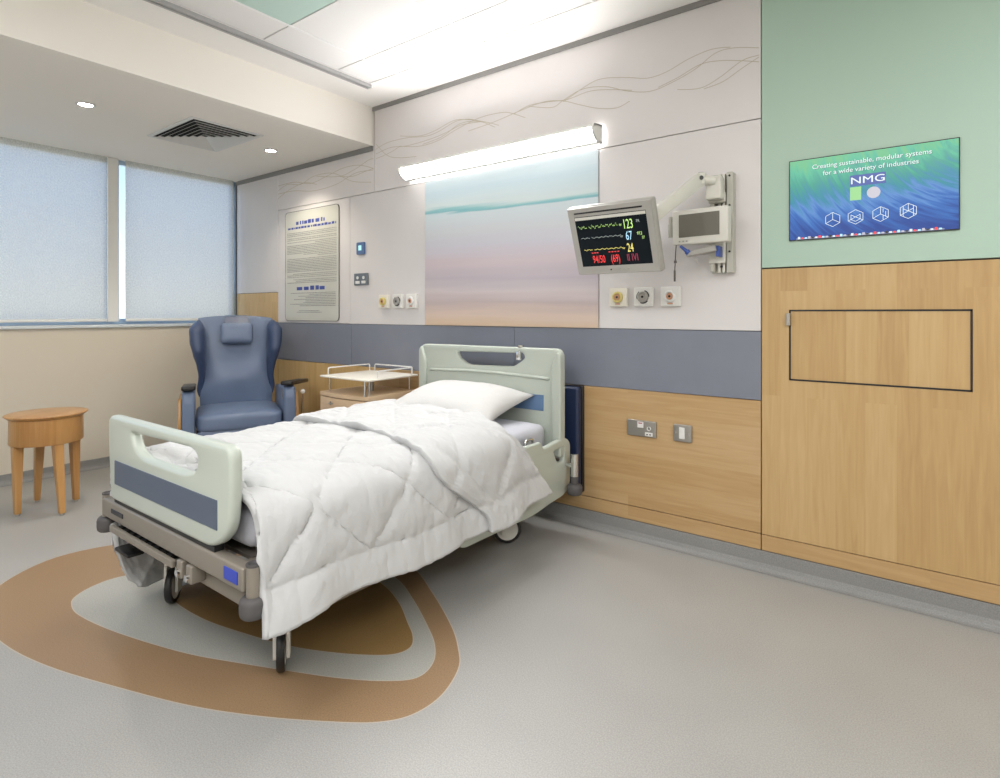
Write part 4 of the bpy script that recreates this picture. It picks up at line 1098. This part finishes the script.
for nm, z0, z1 in (('drawer', .500, .638), ('door', .10, .494)):
    bm = BM(); bowed(bm, z0, z1, -cw+.006, cw-.006, back=-cd+.020); dr = obj(nm, bm, M['wood_cab'], cb)
    hz = z1-.035 if nm == 'drawer' else z1-.04
    bm = BM(); x = -.085; y = bow(x)
    tube(bm, [(x-.014, y+.001, hz), (x-.012, y-.016, hz), (x+.012, y-.016, hz), (x+.014, y, hz)], .0035, 8); box(bm, x-.018, x-.010, y-.006, y+.003, hz-.012, hz+.012, bev=.001, seg=1); obj('handle', bm, M['steel'], dr)
# posts and tray
for x in (-1, 1):
    for y in (-1, 1):
        bm = BM(); cyl(bm, (x*(cw-.045), y*(cd-.045), ct+.0003), (x*(cw-.045), y*(cd-.045), .7645), .006, seg=12); obj('post', bm, M['chrome'], cb, smooth=False, auto=40)
bm = BM(); cyl(bm, (cw-.03, -cd-.005, ct+.0003), (cw-.03, -cd-.005, .7645), .007, seg=12); obj('post', bm, M['chrome'], cb, auto=40)
bm = BM(); cyl(bm, (0.02, 0.0, ct+.0003), (.02, 0.0, .7645), .013, seg=16); obj('swivel_column', bm, M['steel'], cb, auto=40)
plate('tray_shelf', round_poly([(-cw, -cd-.01), (cw, -cd-.01), (cw, cd), (-cw, cd)], .02), [], .012, .004, M['cream'], cb, mtx=Matrix.Identity(4), at=.771)
def guard(p0, p1, nm='tray_guard'):
    bm = BM(); p0 = Vector(p0); p1 = Vector(p1); up = Vector((0, 0, .047))
    tube(bm, arc_pts([p0, p0+up, p1+up, p1], .014), .0042, 8); obj(nm, bm, M['white_tube'], cb, smooth=True)
z_ = .7773
guard((-cw+.02, -cd+.05, z_), (-cw+.02, cd-.03, z_)); guard((-cw+.06, cd-.015, z_), (cw-.05, cd-.015, z_)); guard((cw-.02, -cd+.09, z_), (cw-.02, cd-.05, z_))
for x in (-1, 1):
    for y in (-1, 1):
        bm = BM(); cyl(bm, (x*.20-.012, y*.17, .0285), (x*.20+.012, y*.17, .0285), .028, seg=20); cyl(bm, (x*.20, y*.17, .057), (x*.20, y*.17, .0895), .010, seg=12); obj('castor', bm, M['black'], cb, auto=40)

# ================================================================== BED
XC = -2.09
bed = thing('hospital_bed', 'white-grey electric hospital bed on castors with mint plastic end boards', 'bed', (XC, -1.12, 0))
def bx_(x): return x-XC
YO = -1.12
YFT, YHD = -2.01-YO, -0.22-YO          # local y of foot and head boards
# foot board
ob = [(-.493, .505), (.478, .505), (.500, .56), (.505, .70), (.502, .803), (-.480, .800), (-.487, .70), (-.480, .56)]
out = round_poly([(-.455, .478), (.345, .480), (.442, .545), (.456, .700), (.453, .806), (-.482, .803), (-.478, .680), (-.462, .560)], [.03, .10, .06, .1, .045, .045, .1, .04], 6)
hole = round_poly([(-.262, .758), (.205, .768), (.252, .748), (.235, .700), (.165, .682), (-.150, .682), (-.232, .705)], [.015, .03, .03, .03, .03, .03, .03])
fb = plate('foot_board', out, [hole], .042, .015, M['bed_plastic'], bed, at=YFT+.021)
bm = BM(); box(bm, -.405, .378, YFT-.0025, YFT+.002, .545, .636, bev=.001, seg=1); obj('slate_inlay', bm, M['slate'], fb)
# head board
out = round_poly([(-.535, .42), (.520, .42), (.522, .70), (.520, 1.008), (-.535, 1.003), (-.538, .70)], [.03, .03, .2, .05, .05, .2], 6)
hole = round_poly([(-.225, .965), (.268, .975), (.280, .948), (.205, .897), (-.140, .888), (-.215, .93)], [.012, .02, .02, .03, .03, .02])
hb = plate('head_board', out, [hole], .036, .010, M['bed_plastic'], bed, at=YHD)
for s in (-1, 1):      # raised side flanges
    e_ = .537 if s < 0 else .521
    plate('side_flange', round_poly([(s*e_, .43), (s*e_, .97), (s*(e_-.023), .995), (s*(e_-.063), .90), (s*(e_-.053), .43)][::s], .02), [], .030, .012, M['bed_plastic'], hb, at=YHD-.022)
bm = BM(); tube(bm, [(-.44+.88*k/24, YHD-.020-.003*math.sin(PI*k/24), .843+.012*math.sin(PI*k/24)) for k in range(25)], .009, 10); obj('raised_rib', bm, M['bed_plastic'], hb, smooth=True)
bm = BM(); box(bm, -.40, .405, YHD-.0215, YHD-.0175, .665, .752, bev=.001, seg=1); obj('blue_inlay', bm, M['blue_inlay'], hb)
bm = BM(); box(bm, .225, .255, YHD-.028, YHD-.005, .935, .985, bev=.004); cyl(bm, (.24, YHD, 1.0085), (.24, YHD, 1.018), .018, seg=16); obj('latch_clip', bm, M['chrome'], hb, auto=40)
# mattress (white sheet)
def superbox(name, x0, x1, y0, y1, z0, z1, R_, m, parent, n=22, wob=.004):
    bm = BM(); box(bm, -1, 1, -1, 1, -1, 1); bmesh.ops.subdivide_edges(bm, edges=bm.edges[:], cuts=n, use_grid_fill=True)
    H = Vector(((x1-x0)/2, (y1-y0)/2, (z1-z0)/2)); c_ = Vector(((x0+x1)/2, (y0+y1)/2, (z0+z1)/2))
    for v in bm.verts:
        p = Vector([v.co[i]*H[i] for i in range(3)]); q = Vector([max(-H[i]+R_, min(H[i]-R_, p[i])) for i in range(3)]); d = p-q
        if d.length > 1e-6: p = q+d.normalized()*R_
        nn = noise.noise((p+c_)*6)*wob
        v.co = p+c_+p.normalized()*nn
    return obj(name, bm, m, parent, smooth=True)
mt_ = superbox('mattress', -.455, .445, YFT+.075, YHD-.035, .455, .612, .055, M['sheet'], bed)
# deck and frame
bm = BM()
for s in (-1, 1): box(bm, s*.44-.02, s*.44+.02, YFT+.06, YHD-.03, .40, .448, bev=.004)
for k in range(7): box(bm, -.42, .42, YFT+.12+k*.255, YFT+.16+k*.255, .41, .44, bev=.003)
obj('deck_frame', bm, M['bed_metal'], bed)
bm = BM(); box(bm, -.43, .43, YFT+.08, YHD-.05, .441, .453); obj('mattress_deck', bm, M['bed_metal_d'], bed)
# foot end rail with corner posts and bumpers
bm = BM(); box(bm, -.545, .515, YFT+.002, YFT+.046, .395, .466, bev=.008, seg=3); er = obj('end_rail', bm, M['bed_metal'], bed, auto=40)
bm = BM(); box(bm, .415, .492, YFT-.001, YFT+.003, .413, .450, bev=.001, seg=1); obj('blue_badge', bm, M['tag_blue'], er)
bm = BM(); box(bm, -.445, -.335, YFT-.001, YFT+.003, .425, .442, bev=.001, seg=1); obj('model_plate', bm, M['black'], er)
bm = BM(); box(bm, -.44, .34, YFT+.010, YFT+.040, .4665, .484); obj('board_seat', bm, M['black_metal'], er)
for s in (-1, 1):
    x = -.560 if s < 0 else .528
    bm = BM(); cyl(bm, (x, YFT+.03, .36), (x, YFT+.03, .470), .021, seg=24); po = obj('corner_post', bm, M['bed_metal'], bed, auto=40)
    bm = BM(); lathe(bm, [(.012, .4703), (.022, .4703), (.022, .477), (.017, .477), (.012, .472)], (x, YFT+.03, 0), 24); obj('socket_ring', bm, M['rubber'], po, auto=40)
    bm = BM(); lathe(bm, [(.012, .325), (.033, .325), (.038, .331), (.040, .342), (.040, .366), (.037, .376), (.031, .382), (.021, .384)], (x, YFT+.03, 0), 32); obj('bumper_wheel', bm, M['rubber'], po, auto=50)
# lower rail with perforated slide
bm = BM(); box(bm, -.43, .10, YFT-.012, YFT+.004, .360, .385, bev=.004); box(bm, -.43, .10, YFT+.005, YFT+.06, .358, .364); obj('linen_slide', bm, M['bed_metal'], bed)
bm = BM()
for k in range(9): box(bm, -.41+k*.052, -.375+k*.052, YFT+.012, YFT+.040, .3645, .380, bev=.003)
obj('slide_catch', bm, M['black_metal'], bed)
bm = BM(); box(bm, -.37, .50, YFT+.045, YFT+.085, .312, .362, bev=.008, seg=3); obj('lower_rail', bm, M['bed_metal'], bed, auto=40)
for x in (.135, .20):
    bm = BM(); box(bm, x-.018, x+.018, YFT-.005, YFT+.045, .335, .394, bev=.006, seg=3); lg = obj('linkage_bracket', bm, M['bed_metal'], bed, auto=40)
    bm = BM(); cyl(bm, (x, YFT-.0055, .355), (x, YFT-.013, .355), .011, seg=16); obj('pivot_bolt', bm, M['chrome'], lg, auto=40)
# chassis
bm = BM()
for s in (-1, 1): box(bm, s*.375-.022, s*.375+.022, -.62, .64, .165, .205, bev=.006)
for y in (-.60, .62): box(bm, -.353, .353, y-.03, y+.03, .160, .200, bev=.006)
obj('base_chassis', bm, M['bed_metal'], bed, auto=40)
for yy, sg in ((-.35, 1), (.38, -1)):
    bm = BM()
    for s in (-1, 1): beam(bm, Vector((s*.30, yy, .20)), Vector((s*.30, yy+sg*-.18, .405)), .035, .05, .035, .045, .005)
    obj('lift_arm', bm, M['bed_metal'], bed, auto=40)
bm = BM(); box(bm, -.10, .14, -.45, -.05, .215, .32, bev=.02, seg=3); obj('motor_housing', bm, M['bed_plastic'], bed, auto=40)
bm = BM(); cyl(bm, (0, -.05, .27), (0, .40, .30), .028); obj('actuator', bm, M['bed_metal_d'], bed, auto=40)
# castors
def castor(x, y, face, brake=False):
    """face: heading of the wheel plane"""
    e = bpy.data.objects.new('castor', None); C.objects.link(e); e.parent = bed; e.location = (x, y, 0); e.rotation_euler = (0, 0, face)
    r = .073
    bm = BM(); lathe(bm, [(r-.016, -.013), (r-.004, -.013), (r, -.008), (r, .008), (r-.004, .013), (r-.016, .013), (r-.016, -.013)], (0, 0, r), 36, axis='X', cap=False)
    obj('tyre', bm, M['black'], e, auto=40)
    bm = BM(); lathe(bm, [(.002, -.008), (.02, -.012), (r-.022, -.008), (r-.0165, -.011), (r-.0165, .011), (r-.022, .008), (.02, .012), (.002, .008)], (0, 0, r), 30, axis='X'); obj('hub', bm, M['white_plastic'], e, auto=40)
    bm = BM()
    for s in (-1, 1):
        prof = round_poly([(-.030, .045), (.020, .045), (.034, .16), (-.03, .16)], .014)
        A = [bm.verts.new((s*.0165, a, b_)) for a, b_ in prof]; B = [bm.verts.new((s*.0265, a, b_)) for a, b_ in prof]
        for i in range(len(prof)): j = (i+1) % len(prof); bm.faces.new((A[i], A[j], B[j], B[i]))
        bm.faces.new(A); bm.faces.new(B[::-1])
    box(bm, -.0265, .0265, -.030, .034, .1595, .178, bev=.003); cyl(bm, (0, 0, .178), (0, 0, .186), .026, seg=24)
    obj('fork', bm, M['white_plastic'], e, auto=40)
    bm = BM(); cyl(bm, (0, 0, .1862), (0, 0, .262), .031, seg=24); obj('swivel_sleeve', bm, M['royal'] if brake else M['bed_metal'], e, auto=40)
    return e
castor(-2.515-XC, -1.79-YO, math.radians(48), True)
castor(-1.745-XC, -1.775-YO, math.radians(53))
castor(-1.765-XC, -0.466-YO, math.radians(-48))
castor(-2.515-XC, -0.466-YO, math.radians(10))
bm = BM()
beam(bm, Vector((-.425, -.70, .245)), Vector((-.46, -.81, .262)), .016, .012, .016, .012, .003); obj('pedal_lever', bm, M['royal'], bed)
bm = BM(); box(bm, -.50, -.37, -.86, -.80, .255, .270, bev=.005); obj('brake_pedal', bm, M['black'], bed, auto=40)
bm = BM()
for x, y in ((-.425, -.665), (.325, -.655), (.325, .654), (-.425, .654)): box(bm, x-.028, x+.028, y-.028, y+.028, .2622, .285, bev=.004)
obj('castor_mount', bm, M['bed_metal'], bed)
bm = BM(); 
for x, y in ((-.40, -.655), (.32, -.645), (.32, .644), (-.40, .644)): box(bm, x-.02, x+.02, y-.02, y+.02, .195, .262)
obj('chassis_leg', bm, M['bed_metal'], bed)
# side rails, lowered at the head end
rl = [(-.66, .548), (-.447, .548), (-.418, .512), (-.205, .532), (-.150, .500), (-.152, .262), (-.215, .222), (-.36, .212), (-.50, .195), (-1.05, .205), (-1.10, .26), (-1.08, .545)]
rail_out = round_poly([(y-YO, z) for y, z in rl], [.02, .01, .012, .03, .03, .05, .05, .06, .05, .05, .04, .04])
hole = round_poly([(y-YO, z) for y, z in [(-.325, .478), (-.215, .482), (-.225, .405), (-.285, .412)]], .012)
hole2 = round_poly([(y-YO, z) for y, z in [(-.98, .49), (-.60, .49), (-.60, .36), (-.98, .36)]], .03)
for s in (-1, 1):
    sr = plate('side_rail', rail_out, [hole, hole2], .030, .010, M['bed_plastic'], bed, mtx=YZ, at=s*.508)
    bm = BM(); 
    for y in (.30, .62): box(bm, s*.455-.012, s*.455+.035*(1 if s > 0 else -.3), y-.03, y+.03, .30, .41, bev=.004)
    obj('rail_hinge', bm, M['bed_metal'], bed)
bm = BM(); tube(bm, arc_pts([(.475, .60, .50), (.475, .60, .562), (.475, .67, .562), (.475, .67, .50)], .02), .007, 8); obj('release_handle', bm, M['chrome'], bed, smooth=True)
# head corner rollers
for s in (-1, 1):
    bm = BM(); x = s*.575; cyl(bm, (x, YHD+.02, .33), (x, YHD+.02, .45), .020, seg=20); cyl(bm, (x-s*.06, YHD+.02, .385), (x, YHD+.02, .385), .012, seg=14); po = obj('head_post', bm, M['chrome'], bed, auto=40)
    bm = BM(); lathe(bm, [(.01, .235), (.036, .235), (.042, .245), (.042, .275), (.036, .285), (.02, .290), (.02, .33)], (x, YHD+.02, 0), 28); obj('bumper_wheel', bm, M['rubber'], po, auto=50)
bm = BM(); box(bm, -.52, .52, YHD+.0195, YHD+.05, .36, .41, bev=.005); obj('head_rail', bm, M['bed_metal'], bed)

# ---------------------------------------------------------------- duvet
def sstep(a, b_, x):
    t = max(0.0, min(1.0, (x-a)/(b_-a))); return t*t*(3-2*t)
# cross-section: list of (x, z) from far hem over the top to near hem
def section(t, lay):
    """t: 0 at the foot .. 1 at the head; world x,z polyline"""
    far_h = .42+(.10-.42)*sstep(.0, .05, t)*1.0
    e = max(0.0, min(1.0, 1-t*1.36/.13)); far_h = .045+.28*(1-math.sqrt(max(0, 1-e*e)))
    near_h = .290-.025*sstep(0, .45, t)+.035*sstep(.62, .84, t)
    crown = .646+.010*math.sin(t*7)
    fi = -.016*sstep(.12, 0, t)
    ff = .055*sstep(.16, 0, t)
    P_ = [(-2.655+ff, far_h), (-2.670+ff, .38), (-2.665+ff, .52), (-2.640+ff*.5, .590), (-2.58, .622), (-2.40, crown-.008), (-2.10, crown), (-1.85, crown-.006), (-1.67, .628),
          (-1.590+fi, .590), (-1.560+fi, .510), (-1.545+fi, .40), (-1.525+fi, near_h)]
    return P_
def spline_eval(P_, n):
    Q = [P_[0]]+P_+[P_[-1]]; out = []
    for i in range(1, len(Q)-2):
        for k in range(8):
            t = k/8; out.append(tuple(.5*((2*Q[i][d])+(-Q[i-1][d]+Q[i+1][d])*t+(2*Q[i-1][d]-5*Q[i][d]+4*Q[i+1][d]-Q[i+2][d])*t*t+(-Q[i-1][d]+3*Q[i][d]-3*Q[i+1][d]+Q[i+2][d])*t**3) for d in (0, 1)))
    out.append(P_[-1])
    cum = [0.0]
    for a, b_ in zip(out, out[1:]): cum.append(cum[-1]+math.hypot(b_[0]-a[0], b_[1]-a[1]))
    L_ = cum[-1]; res = []; j = 0
    for i in range(n+1):
        s = L_*i/n
        while j < len(cum)-2 and cum[j+1] < s: j += 1
        f = (s-cum[j])/max(1e-9, cum[j+1]-cum[j]); a, b_ = out[j], out[j+1]
        res.append((a[0]+(b_[0]-a[0])*f, a[1]+(b_[1]-a[1])*f))
    return res, L_
def head_edge(x, z):      # where the bedding ends towards the head
    side = max(0, min(1, (.60-z)/(.60-.27)))**.7 if x > -2.1 else 0
    return -.585-.145*sstep(-1.95, -1.66, x)+(.255*side if x > -2.1 else 0)
def fold_edge(x, z):
    if x > -1.62: return -1.27+.29*sstep(.60, .30, z)
    return -1.175-.012*math.sin((x+2.1)*9)-.095*sstep(-1.95, -1.62, x)+.05*sstep(-2.5, -2.7, x)
YD0 = -1.963
def quilt(s, y, L_, pitch=.37, border=.115):
    """distance to the nearest stitch line, in metres; s from the near hem"""
    sb = L_-s
    d = abs(sb-border)
    if sb > border:
        a = (sb-border+ (y-YD0)*.95)/pitch; b_ = (sb-border-(y-YD0)*.95)/pitch
        d = min(d, abs(a-round(a))*pitch*.72, abs(b_-round(b_))*pitch*.72)
        ang = 0 if abs(a-round(a)) < abs(b_-round(b_)) else 1
    return d
def build_duvet(name, lay, parent):
    NS, NY = 190, 210
    bm = BM(); grid = []
    for j in range(-6 if lay else 0, NY+1):
        t0 = max(0, j)/NY; row = []
        y_guess = YD0+(-.6-YD0)*t0 if not lay else -1.2+.6*t0
        tt = (y_guess-YD0)/(1.36)
        sec, L_ = spline_eval(section(tt, lay), NS)
        for i, (x, z) in enumerate(sec):
            s = L_*i/NS; sb = L_-s
            y1 = head_edge(x, z); y0 = fold_edge(x, z) if lay else YD0+.018*noise.noise(Vector((x*5, z*5, 0)))+.05*sstep(.60, .45, z)*0
            # curl of the folded edge: six extra rows run round the lip
            off = 0.0
            if lay:
                if j <= 0:
                    a = (j+6)/6*PI*.5+0; lip = .036
                    y = y0+lip*(1-math.sin(a))*1.0+.006; off = .002+.044*(1-math.cos(a))
                    if j < 0 and (j+6) == 0: off = .001
                else:
                    y = y0+(y1-y0)*t0; y = max(y, y0+.006+.0006*j); off = .046+.008*min(1, j/14)
            else:
                y = y0+(y1-y0)*t0
            # tangent / normal of the section
            i0, i1 = max(0, i-1), min(NS, i+1); dx, dz = sec[i1][0]-sec[i0][0], sec[i1][1]-sec[i0][1]; l = math.hypot(dx, dz) or 1
            nx_, nz_ = -dz/l, dx/l
            d = quilt(s, y+(.13 if lay else 0), L_)
            puff = .0150*(1-math.exp(-d/.026))-.005
            v3 = Vector((s*1.0, y, 0.0))
            wr = .0045*math.exp(-d/.07)*noise.noise(Vector((s*14+y*26, s*26-y*14, 3+lay))*1.3)+.0050*math.exp(-d/.08)*noise.noise(Vector((s*10-y*9, y*34+s*30, 7+lay)))+.003*noise.noise(Vector((s*9, y*48, 1+lay)))
            wr += .006*noise.noise(Vector((s*5, y*5, 11+lay)))+.0032*noise.noise(Vector((s*16, y*14, 2+lay)))
            # hanging folds on the side
            hang = sstep(.35, .0, sb)
            wave_ = hang*(.010*math.sin(y*13+2*noise.noise(Vector((y*2, 0, 0))))+.004*math.sin(y*31+1.0))
            # rounding toward foot end
            e0 = (y-YD0) if not lay else 1
            drop = .004*math.exp(-max(0, e0)/.03)
            h = off+puff+wr-drop
            X = x+nx_*h*1.0+wave_; Z = z+nz_*h
            if sb < .10 or True:
                hem = sstep(.20, 0, sb); Z += hem*(.006*math.sin(y*11+.7)+.008*noise.noise(Vector((y*7, 4, 0))))
            Y = y
            # near foot corner sags forward and curls outward
            if not lay:
                c_ = hang*sstep(.22, 0, y-YD0); X += .030*c_; Y -= .02*c_; Z -= .008*c_
                e1 = sstep(.5, .62, x+2.06)*0
            row.append(bm.verts.new((X-XC, Y, max(.03, Z))))
        grid.append(row)
    for A, B in zip(grid, grid[1:]):
        for i in range(NS): bm.faces.new((A[i], A[i+1], B[i+1], B[i]))
    o = obj(name, bm, M['duvet'], parent, smooth=True)
    m = o.modifiers.new('thick', 'SOLIDIFY'); m.thickness = .022 if not lay else .010; m.offset = -1
    return o
dv = thing('duvet', 'white quilted duvet with diamond stitching spread over the bed and hanging down its side', 'duvet', (XC, 0, 0))
build_duvet('lower_layer', 0, dv); build_duvet('folded_back_layer', 1, dv)

# ---------------------------------------------------------------- pillow
pw = BM(); n = 44; W_, H_, T_ = .385, .235, .098
top, bot = [], []
for j in range(n+1):
    a, b_ = [], []
    for i in range(n+1):
        u, v = -1+2*i/n, -1+2*j/n
        pin = 1-.10*(1-abs(u)**2)*abs(v)**3; pinv = 1-.13*(1-abs(v)**2)*abs(u)**3
        x, y = u*W_*pinv, v*H_*pin
        th_ = T_*(max(0, 1-abs(u)**2.6)**.62)*(max(0, 1-abs(v)**2.6)**.62)
        wr = .010*noise.noise(Vector((u*2.2, v*2.2, 1)))*(1-u*u)*(1-v*v)+.004*noise.noise(Vector((u*9, v*5, 5)))*max(abs(u), abs(v))**2*min(1, th_/.02)
        a.append(pw.verts.new((x, y, th_*1.05+wr))); b_.append(a[-1] if (i in (0, n) or j in (0, n)) else pw.verts.new((x, y, -th_*.62)))
    top.append(a); bot.append(b_)
for j in range(n):
    for i in range(n):
        pw.faces.new((top[j][i], top[j][i+1], top[j+1][i+1], top[j+1][i]))
        q = [bot[j][i], bot[j+1][i], bot[j+1][i+1], bot[j][i+1]]
        try: pw.faces.new(q)
        except Exception: pass
pil = obj('pillow', pw, M['pillowcase'], smooth=True)
pil.location = (-2.115, -.475, .694); pil.rotation_euler = (math.radians(13), 0, math.radians(2))
tag(pil, 'plump white pillow lying at the head of the bed against the head board', 'pillow')
